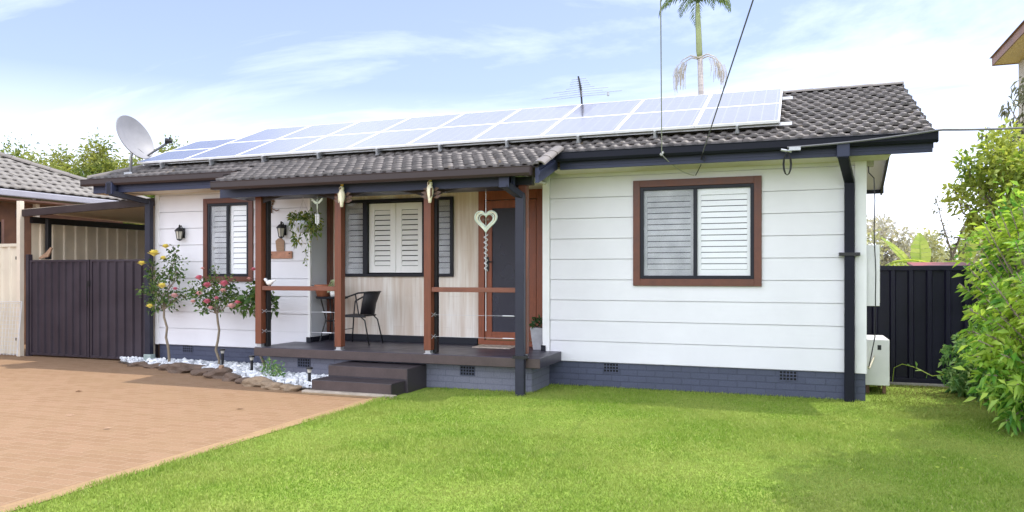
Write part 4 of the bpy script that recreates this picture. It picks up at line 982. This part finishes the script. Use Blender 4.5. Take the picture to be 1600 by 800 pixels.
def flower(mb, c, r):
    r *= 1.15
    c = Vector(c)
    for ring, (n_, rr, tz) in enumerate(((3, .35, .5), (5, .65, .3), (7, 1.0, .0))):
        for k in range(n_):
            a = 2 * PI * k / n_ + ring * .5 + random.random() * .3; dx, dy = math.cos(a), math.sin(a)
            p = c + Vector((dx * r * rr * .35, dy * r * rr * .35, tz * r * .5)); q = c + Vector((dx * r * rr, dy * r * rr, (tz + .35) * r)); s = Vector((-dy, dx, 0)) * r * .48
            mb.add([p - s * .6, p + s * .6, q + s, q + Vector((dx, dy, .1)) * r * .15, q - s], [(0, 1, 2, 3, 4)])
    mb.blob(c + Vector((0, 0, r * .15)), r * .42, 3, 0, .1)
def rose(name, label, base, top, clumps, nleaf, flowers, lsize=.06, shoots=()):
    t = thing(name, label, 'rose', base)
    st = MB(); b = Vector(base); e = Vector(top)
    limb_tube(st, b, e, .024, .017, .12, 7, 6)
    for c in clumps:
        limb_tube(st, e - Vector((0, 0, .05)), (c[0], c[1], c[2]), .011, .004, .3, 5, 4)
        for _ in range(4): limb_tube(st, (c[0], c[1], c[2] - c[3] * .4), Vector((c[0], c[1], c[2])) + Vector((random.gauss(0, 1), random.gauss(0, 1), random.gauss(.3, 1))).normalized() * c[3], .005, .002, .3, 4, 3)
    st.build('trunk', 'stem', t, True)
    crown('foliage', clumps, nleaf, lsize, 'leaf_rose', t, .6, .7, .2, .25, .2)
    for (x, z, m, r) in flowers:
        mb = MB(); flower(mb, (x, base[1] - .1 - random.random() * .12, z), r); mb.build('flower', m, t)
y1 = -.35
rose('rose_bush', 'standard rose with yellow blooms beside the left downpipe', (.62, y1, .02), (.50, y1, 1.02),
     [(.42, y1, 1.2, .22), (.66, y1, 1.15, .18), (.24, y1, 1.32, .18), (.30, y1, 1.55, .14), (.22, y1, 1.70, .10), (.62, y1, 1.55, .18), (.70, y1, 1.78, .16), (.76, y1, 1.62, .13), (.72, y1, 1.95, .09), (.92, y1, 1.22, .1), (.30, y1, 1.02, .12)], 900,
     [(.40, 1.90, 'yellow', .085), (.15, 1.74, 'yellow', .06), (.74, 2.02, 'yellow', .055), (.66, 1.83, 'yellow', .05), (.66, 1.36, 'yellow', .07), (.36, 1.02, 'yellow', .055), (.90, 1.20, 'palepink', .06), (.86, 1.32, 'pink', .04)])
y2 = -.47
rose('rose_bush', 'standard rose with pink blooms under the left window', (1.76, y2, .02), (1.72, y2, .98),
     [(1.50, y2, 1.20, .20), (1.74, y2, 1.22, .24), (1.98, y2, 1.20, .2), (1.30, y2, 1.32, .15), (2.12, y2, 1.14, .14), (1.60, y2, 1.42, .15), (1.92, y2, 1.40, .15), (1.70, y2, 1.62, .08), (1.45, y2, 1.02, .11)], 950,
     [(1.50, 1.50, 'pink', .06), (1.70, 1.38, 'pink', .065), (1.98, 1.40, 'pink', .075), (1.70, 1.12, 'pink', .06), (2.0, 1.30, 'palepink', .05), (1.52, 1.25, 'palepink', .05), (1.36, 1.12, 'palepink', .04), (2.16, 1.05, 'palepink', .065), (1.76, 1.02, 'palepink', .045), (1.62, 1.66, 'palepink', .03), (1.86, 1.18, 'pink', .04)])
y3 = -.62
rose('rose_bush', 'dark leaved standard rose half hidden by the left porch post', (2.78, y3, .02), (2.62, y3, .98),
     [(2.52, y3, 1.12, .16), (2.70, y3, 1.2, .18), (2.86, y3, 1.12, .14), (2.62, y3, 1.36, .12), (2.36, y3, 1.08, .1)], 330,
     [(2.36, 1.12, 'pink', .05), (2.66, 1.64, 'pink', .04), (2.66, 1.5, 'palepink', .03)], .10)
t = thing('low_bush', 'small ragged green bush among the white pebbles by the deck', 'bush', (3.40, -1.2, 0))
crown('foliage', [(3.40, -1.2, .14, .15), (3.32, -1.18, .24, .1), (3.50, -1.25, .12, .1)], 330, .05, 'leaf_vine', t, .4)
MB().tube([(3.40, -1.2, .01), (3.38, -1.2, .2), (3.36, -1.2, .34)], [.008, .005, .002], 5).tube([(3.40, -1.2, .01), (3.48, -1.22, .2)], .004, 5).build('stem', 'stem', t)

# ------------------------------------------------------------------ left side: gate, carport, fences
def ribs(mb, x0, x1, z0, z1, y, pitch, depth=.03, lean=0, axis='x'):
    n_ = max(2, int(round((x1 - x0) / pitch))); w = (x1 - x0) / n_; pr = []
    for k in range(n_):
        a = x0 + k * w; pr += [(a, 0), (a + w * .62, 0), (a + w * .70, -depth), (a + w * .92, -depth)]
    pr.append((x1, 0))
    vs = []
    for (u, d_) in pr:
        if axis == 'x': vs += [(u, y + d_, z0), (u + lean, y + d_, z1)]
        else: vs += [(y - d_, u, z0), (y - d_, u + lean, z1)]
    mb.add(vs, [(2 * i, 2 * i + 2, 2 * i + 3, 2 * i + 1) for i in range(len(pr) - 1)])
g = thing('driveway_gate', 'dark ribbed steel double gate across the carport', 'gate', (-1.7, .1, 0))
for x0, x1 in ((-3.22, -1.70), (-1.67, -.18)):
    lf = MB(); ribs(lf, x0 + .04, x1 - .04, .05, 1.80, .10, .19, .035); lo = lf.build('gate_leaf', 'gate', g)
    fr = MB(); frame(fr, x0, x1, .03, 1.84, .04, .075, .125); fr.build('gate_frame', 'gate', lo, bevel=.004)
MB().box((-1.72, .05, 1.35), (-1.66, .072, 1.45)).tube([(-1.74, .06, 1.0), (-1.74, .06, 1.4)], .008, 6).build('latch', 'black', g)
MB().box((-3.31, .06, 0), (-3.235, .15, 1.95)).box((-.17, .06, 0), (-.115, .15, 1.9)).build('gate_post', 'gate', g, bevel=.004)
MB().prism([(-2.95, .06, 1.86), (-2.72, .06, 1.90), (-2.62, .06, 2.06), (-2.66, .06, 2.08), (-2.78, .06, 1.98), (-2.95, .06, 1.89)], (0, .03, 0)).build('gate_hook', 'timberblock', g)
cp = thing('carport', 'lean-to carport with a dark beam and cream ribbed lining', 'carport', (-1.8, 2, 0))
MB().prism([(-3.50, 0, 2.67), (-.06, 0, 2.79), (-.06, 0, 2.92), (-3.50, 0, 2.80)], (0, .08, 0)).build('front_beam', 'charcoalwarm', cp)
rf_ = MB(); rf_.add([(-3.5, .081, 2.82), (-.05, .081, 2.93), (-.05, 6.2, 2.80), (-3.5, 6.2, 2.66)], [(0, 1, 2, 3)]); ro_ = rf_.build('roof_sheet', 'cream', cp); ro_.modifiers.new('thick', 'SOLIDIFY').thickness = .03
lw = MB(); ribs(lw, .25, 6.0, .0, 2.56, -3.40, .26, .03, .0, 'y'); lw.build('lining_wall', 'tan', cp)
MB().box((-3.38, .2, 2.56), (-3.30, 6.1, 2.68)).box((-3.4, 6.0, 2.45), (-.05, 6.1, 2.66)).build('side_beam', 'black', cp)
bw_ = MB(); ribs(bw_, -3.4, -.05, 0, 2.45, 6.05, .26, .03); bw_.build('rear_wall', 'tan', cp)
MB().box((-3.42, -.04, 0), (-3.33, .05, 2.97)).build('post', 'whitepost', cp, bevel=.005)
MB().box((-3.10, .3, 1.86), (-3.02, .38, 2.64)).build('post', 'black', cp, bevel=.005)
MB().box((-.135, .0, .0), (-.095, .05, 2.78)).build('post', 'whitepost', cp)
cf = thing('boundary_fence', 'cream ribbed steel fence left of the driveway gate', 'fence', (-5, .1, 0))
lf = MB(); ribs(lf, -7.0, -3.45, .03, 2.10, .06, .24, .03); lf.build('fence_sheet', 'creampale', cf)
MB().box((-7.0, .02, 2.10), (-3.45, .09, 2.16)).build('fence_cap', 'creampale', cf)
MB().box((-3.475, -.02, .3), (-3.44, .02, .36)).box((-3.475, -.02, 1.85), (-3.44, .02, 1.91)).build('hinge', 'black', cf)
wm = MB()
for k in range(15): wm.tube([(-4.45 + k * .085, -.14 - .02, .03), (-4.45 + k * .085, -.08, 1.02)], .004, 4)
for k in range(13): zz = .05 + k * .08; wm.tube([(-4.46, -.16 + .08 * zz, zz), (-3.24, -.16 + .08 * zz, zz)], .004, 4)
wm.tube([(-3.24, -.16, .03), (-3.22, -.08, 1.05)], .009, 6); wm.tube([(-4.46, -.08, 1.03), (-3.22, -.08, 1.05)], .007, 6)
tag(wm.build('wire_mesh_panel', 'whitedirty'), 'white wire mesh panel leaning against the cream fence', 'mesh panel')
o = MB().box((-5.56, 1.94, 0), (-5.46, 2.04, 3.35)).build('neighbour_post', 'whitepost', bevel=.005); tag(o, 'cream post under the eave of the left neighbour house', 'post')
# neighbour house on the left
nh = thing('neighbour_house', 'brown neighbour house with pale tiled hip roof behind the carport', 'house', (-9, 1, 0))
ex, ez, ys, ye, sl = -5.0, 3.38, -6.0, 5.0, .42; hw_ = 4.6
def ntiles():
    v, f = tile_rows(lambda s_: (ys, ye - (s_)), 0, ez, sl, 16, hw_ * math.hypot(1, sl) / 16, .24, .02, .025)
    out = np.stack([ex - v[:, 1], v[:, 0], v[:, 2]], 1); return out, f
v, f = ntiles(); nr = np_mesh('roof', v, f, 'neightile', nh)
rzt = ez + hw_ * sl
MB().add([(ex, ys, ez - .03), (ex, ye, ez - .03), (ex - hw_, ye - hw_, rzt - .03), (ex - hw_, ys, rzt - .03), (ex - 2 * hw_, ye, ez - .03), (ex - 2 * hw_, ys, ez - .03)], [(0, 1, 2, 3), (1, 4, 2), (2, 4, 5, 3)]).build('roof_sheathing', 'neightile', nr)
caps('hip_cap', (ex, ye, ez + .02), (ex - hw_, ye - hw_, rzt + .03), r=.13, parent=nr)
MB().box((ex - .02, ys, ez - .17), (ex + .08, ye + .1, ez - .03)).build('gutter', pm('neighbour_lilac_gutter', (.33, .33, .38), .5, .06, 3), nh, bevel=.02)
MB().box((ex - 2 * hw_ + .6, ys, 0), (ex - .55, ye - .6, ez - .25)).build('wall', 'neighwall', nh)
MB().box((ex - .6, ys, ez - .24), (ex - .02, ye, ez - .20)).build('soffit', 'eavetimber', nh)
nw = MB(); nw.box((ex - .545, -.2, 1.2), (ex - .54, 1.2, 2.7)); nwo = nw.build('window', 'hole', nh)
f_ = MB()
for a, b in ((-.25, -.2), (1.2, 1.25)): f_.box((ex - .545, a, 1.15), (ex - .52, b, 2.75))
f_.build('window_frame', 'eavetimber', nwo)

# ------------------------------------------------------------------ right side: fence, shed roof, neighbour's upper floor
rf = thing('side_fence', 'black ribbed steel fence between the cottage and the shrubs', 'fence', (12.2, 1.8, 0))
lf = MB(); ribs(lf, 11.2, 13.3, .06, 1.63, 1.82, .235, .045); lf.build('fence_sheet', 'fence', rf)
MB().box((11.2, 1.765, 1.63), (13.3, 1.86, 1.70)).build('fence_rail', 'fence', rf, bevel=.005); MB().box((11.2, 1.765, .03), (13.3, 1.86, .09)).build('fence_rail', 'fence', rf, bevel=.005)
o = MB().box((11.36, 1.70, -.02), (13.3, 1.90, .028)).build('fence_plinth', pm('concrete_plinth', (.33, .31, .27), .9, .15, 6)); o.parent = rf; o.matrix_parent_inverse = Matrix.Translation((-12.2, -1.8, 0))
sh = thing('garden_shed', 'garden shed with a faded red roof behind the black fence', 'shed', (12.7, 2.8, 0))
MB().box((12.35, 2.35, 0), (13.35, 3.5, 1.62)).build('wall', 'whitedirty', sh)
MB().prism([(12.25, 2.25, 1.625), (12.25, 3.6, 1.74), (12.25, 3.6, 1.77), (12.25, 2.25, 1.665)], (1.2, 0, 0)).build('roof', 'redroof', sh)
# two storey neighbour at the far right
rh = thing('neighbour_house', 'tall pale neighbour house whose eave enters the upper right corner', 'house', (17, 8, 0))
ax, ay, by_, e_ = 15.61, 8.6, 14.0, 7.33
MB().box((ax + .62, ay + .6, 0), (ax + 9, by_ - .02, e_)).build('wall', 'tanwall', rh)
MB().box((ax + .03, ay, e_), (ax + 9.6, by_, e_ + .03)).build('soffit', 'ceilcream', rh)
MB().box((ax, ay, e_ - .02), (ax + .03, by_ + .03, e_ + .20)).build('fascia', 'eavetimber', rh)
MB().box((ax + .03, by_, e_ - .02), (ax + 9.6, by_ + .03, e_ + .20)).build('fascia', 'eavetimber', rh)
MB().add([(ax - .06, ay - .06, e_ + .2), (ax + 9.7, ay - .06, e_ + .2), (ax + 9.7, by_ + .06, e_ + .2), (ax - .06, by_ + .06, e_ + .2), (ax + 2.7, (ay + by_) / 2, e_ + 1.4), (ax + 7, (ay + by_) / 2, e_ + 1.4)], [(0, 1, 5, 4), (1, 2, 5), (2, 3, 4, 5), (3, 0, 4), (3, 2, 1, 0)]).build('roof', 'eavetimber', rh)

# ------------------------------------------------------------------ plants
def tree(name, label, cat, base, trunk_h, clumps, nleaf, lsize, mat, width=.45, r0=.12, group=None, bark='bark', **kw):
    t = thing(name, label, cat, base, group)
    mb = MB(); b = Vector(base); top = b + Vector((random.uniform(-.1, .1), random.uniform(-.1, .1), trunk_h))
    limb_tube(mb, b - Vector((0, 0, .05)), top, r0, r0 * .7, .15, 8, 5)
    for c in clumps: limb_tube(mb, top - Vector((0, 0, trunk_h * .2 * random.random())), (c[0], c[1], c[2]), r0 * .4, r0 * .1, .3, 5, 5)
    mb.build('trunk', bark, t, True)
    crown('crown', clumps, nleaf, lsize, mat, t, width, **kw); return t
R3 = random.Random(5)
def clumpset(c, rx, ry, rz_, n_, r): 
    out = []
    while len(out) < n_:
        p = [R3.uniform(-1, 1) for _ in range(3)]
        if sum(q * q for q in p) > 1: continue
        out.append((c[0] + p[0] * rx, c[1] + p[1] * ry, c[2] + p[2] * rz_, r * R3.uniform(.65, 1.25)))
    return out
# hedge trees beyond the neighbour's roof, left
for i, (x, y, h, w_, lab) in enumerate(((-19.2, 11, 7.2, 2.0, 'bushy pale green tree at the far left edge behind the tiled roof'), (-16.2, 11.4, 7.1, 1.8, 'bushy pale green tree second from the left behind the tiled roof'), (-13.2, 10.6, 6.8, 1.0, 'slim upright green tree left of the satellite dish'), (-10.9, 10.8, 6.6, 1.3, 'feathery green tree directly behind the satellite dish'), (-9.0, 10.2, 6.0, .8, 'low feathery green tree right of the satellite dish'))):
    cl_ = clumpset((x, y, h - 1.9), w_, .8, 1.5, 15, .55) + clumpset((x, y, h * .5), w_ * 1.15, .9, 1.5, 10, .8)
    tree('hedge_tree', lab, 'tree', (x, y, 0), h * .5, cl_, 11000, .19, 'leaf_bamboo', .3, .1, 'trees behind the left neighbour house', droop=.35, hollow=.1)
# palm
pt = thing('palm_tree', 'tall slender palm rising behind the solar panels', 'palm', (7.8, 14, 0))
MB().tube([(7.80, 14, -.05), (7.79, 14, 4), (7.76, 14, 7), (7.72, 14, 8.3)], [.14, .115, .09, .08], 10).build('trunk', 'palmtrunk', pt, True)
MB().tube([(7.72, 14, 8.25), (7.70, 14, 8.5), (7.67, 14, 9.3), (7.65, 14, 10.0)], [.08, .10, .09, .055], 10).build('crownshaft', 'crownshaft', pt, True)
fs = MB()
for s_ in (-1, 1):
    for m_ in range(2):
        pts = [(7.72, 14 - .2 * m_, 8.25), (7.72 + s_ * .25, 14 - .25 * m_, 8.33), (7.72 + s_ * .5, 14 - .3 * m_, 8.2), (7.72 + s_ * .68, 14 - .3 * m_, 7.95)]; fs.tube(pts, [.03, .022, .014, .006], 5)
        for k in range(20):
            t_ = .3 + .7 * random.random(); a = Vector(pts[1]).lerp(Vector(pts[3]), t_) + Vector((random.gauss(0, .06), random.gauss(0, .1), 0)); fs.tube([a, a + Vector((s_ * .06, random.gauss(0, .05), -.22)), a + Vector((s_ * .05, 0, -.35 - .45 * random.random()))], .007, 4)
fs.build('fruit_stalk', 'palmstalk', pt)
def frond(mb, base, az, el0, L, leafl, drop=1.0, k=22, wid=.045):
    p = Vector(base); pts = [p.copy()]; e = el0
    for i in range(k):
        p = p + Vector((math.cos(az) * math.cos(e), math.sin(az) * math.cos(e), math.sin(e))) * L / k; pts.append(p.copy()); e -= drop * 1.9 / k
    mb.tube(pts, [.022 * (1 - i / (k + 2)) + .004 for i in range(k + 1)], 5)
    side = Vector((-math.sin(az), math.cos(az), 0))
    for i in range(3, k + 1):
        t_ = i / k; ll = leafl * math.sin(PI * (.12 + .85 * t_)) * random.uniform(.8, 1.15); tg = (pts[i] - pts[i - 1]).normalized()
        for s_ in (-1, 1):
            dr = (side * s_ * .9 + tg * .55 - Vector((0, 0, random.uniform(.2, .6)))).normalized(); a = pts[i]; b_ = a + dr * ll; m_ = a + dr * ll * .45
            w_ = tg * wid; mb.add([a, m_ + w_, b_ - Vector((0, 0, ll * .25)), m_ - w_], [(0, 1, 2, 3)])
for k in range(13):
    fr = MB(); frond(fr, (7.65, 14, 10.0), k * 2 * PI / 13 + .3, 1.0 + .2 * (k % 3), 1.7 if k % 4 else 1.45, .36, 1.4, 22, .03); fr.build('frond', 'leaf_palm', pt)
# right garden tree, shrubs
gt = clumpset((13.75, 3.0, 2.7), .62, .8, .85, 24, .34) + [(12.85, 2.8, 2.75, .17), (13.0, 2.7, 2.60, .2), (12.98, 2.7, 3.25, .2), (13.1, 2.9, 3.0, .25), (13.15, 2.6, 2.3, .22), (12.78, 2.7, 2.85, .1), (13.35, 2.9, 3.45, .25), (13.05, 2.7, 2.35, .14), (13.5, 2.8, 3.65, .2)]
tree('garden_tree', 'bushy yellow green tree behind the side fence, under the service cable', 'tree', (13.7, 3.1, 0), 1.9, gt, 8000, .105, 'leaf_tree', .5, .08, hollow=.15)
gum = clumpset((14.05, 4.0, 4.1), .28, .3, .6, 7, .20) + [(13.42, 3.6, 3.82, .10, 1.8), (13.75, 3.8, 4.25, .12, 1.5), (13.5, 3.7, 3.5, .08, 1.6)]
tree('gum_tree', 'thin drooping gum branches hanging over the service cable', 'tree', (14.6, 4.2, 0), 2.6, gum, 620, .13, 'leaf_gum', .2, .07, out=.2, up=-.8, droop=.4)
# large leaved shrub at the right edge: whorls of long leaves on arching stems
def whorl_shrub(label, base, tips, nleaf, L, mat, name='shrub', cat='shrub', bark='bark', w=.34, fill=None):
    t = thing(name, label, cat, base); mb = MB(); b = Vector(base)
    P = []; D = []; Sz = []
    for tp in tips:
        tp = Vector(tp); mid = b.lerp(tp, .55) + Vector((0, 0, .25)); r_ = b + Vector((random.gauss(0, .15), random.gauss(0, .15), -.03))
        mb.tube([r_, r_.lerp(mid, .5), mid, tp], [.022, .016, .011, .005], 5)
        ax_ = (tp - mid).normalized()
        for k in range(nleaf):
            s_ = random.random() ** .8; p = tp.lerp(mid, s_ * .55); a = k * 2.4
            u = ax_.orthogonal().normalized(); w_ = ax_.cross(u)
            dd = ax_ * (.55 - .4 * s_) + (u * math.cos(a) + w_ * math.sin(a)) * .85 + Vector((0, 0, .1))
            P.append(p); D.append(dd); Sz.append(L * random.uniform(.6, 1.15))
    mb.build('stem', bark, t, True)
    v, f = leaf_arrays(np.array(P), np.array(D), np.array(Sz), w, .3, .22); v[:, 2] = np.maximum(v[:, 2], .02)
    np_mesh('foliage', v, f, mat, t)
    if fill: crown('inner_foliage', fill[0], fill[1], L * .8, mat, t, w)
    return t
def shell(c, r, n_, zmin=.15, face=None):
    out = []
    while len(out) < n_:
        p = Vector((R3.gauss(0, 1), R3.gauss(0, 1), R3.gauss(0, 1))).normalized() * R3.uniform(.8, 1.06)
        q = (c[0] + p.x * r[0], c[1] + p.y * r[1], c[2] + p.z * r[2])
        if q[2] > zmin: out.append(q)
    return out
whorl_shrub('tall yellow green shrub with long glossy leaves at the right edge', (13.35, -.3, 0), shell((13.35, -.4, 1.42), (.98, .98, 1.38), 330), 20, .135, 'leaf_shrub', fill=(clumpset((13.35, -.4, 1.35), .65, .65, 1.0, 16, .42), 5200))
whorl_shrub('lush shrub spreading across the lower right corner', (13.05, -1.55, 0), shell((13.05, -1.55, .85), (.85, .85, .95), 180), 20, .14, 'leaf_shrub', fill=(clumpset((13.05, -1.55, .7), .5, .55, .6, 10, .35), 2000))
whorl_shrub('small leaved climbing plant sprawling at the foot of the side fence', (12.75, 1.0, 0), shell((12.8, .75, .4), (.5, .65, .5), 110, .05), 16, .085, 'leaf_vine', bark='leaf_vine', w=.45, fill=(clumpset((12.85, .7, .4), .4, .6, .35, 12, .28), 2200))
# shrubs outside the frame on the right whose shade falls on the lawn
t = tree('garden_tree', 'broad leafy tree standing right of the lower corner shrub', 'tree', (15.0, -3.8, 0), 3.4, clumpset((14.1, -3.7, 5.2), 1.5, 1.7, .9, 40, .5) + clumpset((13.9, -5.2, 4.6), 1.2, 1.2, .8, 18, .5) + clumpset((14.25, -1.7, 4.7), .75, .8, .4, 12, .40), 14000, .20, 'leaf_shrub', .4, .1)
# runner on the fence
t = thing('vine_runner', 'single thin vine runner arching in front of the black fence', 'vine', (11.85, 1.6, .05))
MB().tube([(11.83, 1.6, .05), (11.85, 1.6, .25), (11.95, 1.58, .31), (12.1, 1.5, .28), (12.3, 1.4, .18), (12.45, 1.3, .22)], .006, 5).build('stem', 'leaf_banana', t)
lp = np.array([(12.0, 1.57, .30), (12.12, 1.5, .28), (12.25, 1.42, .2), (12.35, 1.36, .2), (12.2, 1.45, .24), (12.42, 1.3, .22)]); v, f = leaf_arrays(lp, rng.normal(size=lp.shape), np.full(6, .11), .5); np_mesh('leaf', v, f, 'leaf_vine', t)
# banana plants and far trees in the gap
def banana(label, base, leaves):
    t = thing('banana_plant', label, 'banana plant', base); b = Vector(base)
    MB().tube([b, b + Vector((0, 0, .9)), b + Vector((.02, 0, 1.5))], [.13, .10, .05], 9).build('stem', 'crownshaft', t, True)
    for az, el, L, w_ in leaves:
        mb = MB(); p = b + Vector((0, 0, 1.35)); e = el; k = 12; pts = [p.copy()]
        for i in range(k): p = p + Vector((math.cos(az) * math.cos(e), math.sin(az) * math.cos(e), math.sin(e))) * L / k; pts.append(p.copy()); e -= (1.2 if el < 1.1 else .5) / k
        side = Vector((-math.sin(az), math.cos(az), 0)); 
        for s_ in (-1, 1):
            for i in range(2, k):
                a, b2 = pts[i], pts[i + 1]; wa = w_ * math.sin(PI * (i - 1) / (k - .5)); wb = w_ * math.sin(PI * min(i, k - 1.05) / (k - .5)); q = random.uniform(.88, 1)
                mb.add([a, b2.lerp(a, .05), b2.lerp(a, .05) + side * s_ * wb * q + Vector((0, 0, .12 * w_)), a + side * s_ * wa * q + Vector((0, 0, .12 * w_))], [(0, 1, 2, 3)])
        mb.tube(pts, [.02 * (1 - i / (k + 1)) + .003 for i in range(k + 1)], 5); mb.build('leaf', 'leaf_banana', t)
banana('banana plant with broad pale leaves left of the spiky clump', (12.95, 7.2, 0), [(2.6, 1.1, 1.3, .24), (.4, 1.0, 1.2, .22), (3.6, .5, 1.3, .2), (5.2, .7, 1.1, .2), (1.5, 1.35, 1.2, .2)])
banana('banana plant with one tall upright leaf behind the side fence', (13.55, 6.2, 0), [(1.0, 1.5, 1.55, .2), (3.0, .9, 1.4, .2), (5.0, .8, 1.1, .2), (.3, .7, 1.3, .2), (4.0, .5, 1.2, .18)])
fp = thing('fern_palm', 'arching feathery palm just above the black fence', 'palm', (12.7, 5.0, 0))
MB().tube([(12.7, 5, 0), (12.7, 5, 1.5)], .06, 7).build('trunk', 'palmtrunk', fp, True)
for k in range(9):
    fr = MB(); frond(fr, (12.7, 5, 1.5), k * .7 + .2, .5 + .25 * (k % 3), 1.3, .35, 1.2, 16, .02); fr.build('frond', 'leaf_banana', fp)
sp_ = thing('bare_creeper', 'thin leaning grey stalk with sparse leaves above the fence', 'creeper', (13.4, 5.4, 0))
MB().tube([(13.5, 5.4, 0), (13.3, 5.4, 1.6), (13.05, 5.4, 2.5), (12.95, 5.4, 2.95)], [.03, .02, .012, .004], 6).tube([(13.0, 5.4, 1.4), (13.25, 5.4, 2.0), (13.45, 5.4, 2.6)], [.03, .025, .012], 6).build('stem', 'bark', sp_)
crown('foliage', [(13.25, 5.4, 1.8, .2, 1.6), (13.1, 5.4, 2.35, .13, 1.6), (12.97, 5.4, 2.85, .09, 1.4), (13.35, 5.4, 2.2, .16, 1.5), (13.3, 5.4, 1.5, .3)], 420, .09, 'leaf_gum', sp_, .35)
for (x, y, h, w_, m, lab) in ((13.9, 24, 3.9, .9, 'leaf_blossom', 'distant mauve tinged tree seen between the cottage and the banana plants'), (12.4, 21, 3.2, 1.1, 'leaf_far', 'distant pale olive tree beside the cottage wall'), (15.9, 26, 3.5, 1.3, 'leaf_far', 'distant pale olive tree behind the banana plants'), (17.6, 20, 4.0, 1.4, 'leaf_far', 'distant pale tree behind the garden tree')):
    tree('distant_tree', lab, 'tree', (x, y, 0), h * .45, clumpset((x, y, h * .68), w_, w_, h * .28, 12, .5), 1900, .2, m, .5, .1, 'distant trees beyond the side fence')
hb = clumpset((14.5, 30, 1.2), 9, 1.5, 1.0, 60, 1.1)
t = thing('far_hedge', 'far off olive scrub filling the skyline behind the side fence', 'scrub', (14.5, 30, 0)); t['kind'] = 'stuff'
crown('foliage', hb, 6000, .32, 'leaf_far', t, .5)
lp = np.stack([10.9 + rng.random(26) * 1.7, -6.3 + rng.random(26) * 5, np.full(26, .022)], 1); dd_ = rng.normal(size=lp.shape); dd_[:, 2] *= .15
for p_, q_ in zip(lp, dd_):
    v, f = leaf_arrays(p_[None], q_[None], np.array([.03 + .025 * rng.random()]), .45, .1, 0); v[:, 2] = np.maximum(v[:, 2], .012); o = np_mesh('fallen_leaf', v, f, 'leaf_banana'); tag(o, 'pale yellow fallen leaf lying on the shaded part of the lawn', 'leaf', 'fallen leaves on the lawn')
# a few dead leaves on the paving
for x, y in ((2.9, -4.2), (3.9, -4.6), (1.5, -2.9), (4.4, -3.2)):
    v, f = leaf_arrays(np.array([[x, y, .006]]), np.array([[.9, .4, .05]]), np.array([.11]), .35, .2, 0); v[:, 2] = np.maximum(v[:, 2], .004); o = np_mesh('fallen_leaf', v, f, 'timberblock'); tag(o, 'curled dry brown leaf lying on the brick driveway', 'leaf', 'dry leaves on the driveway')
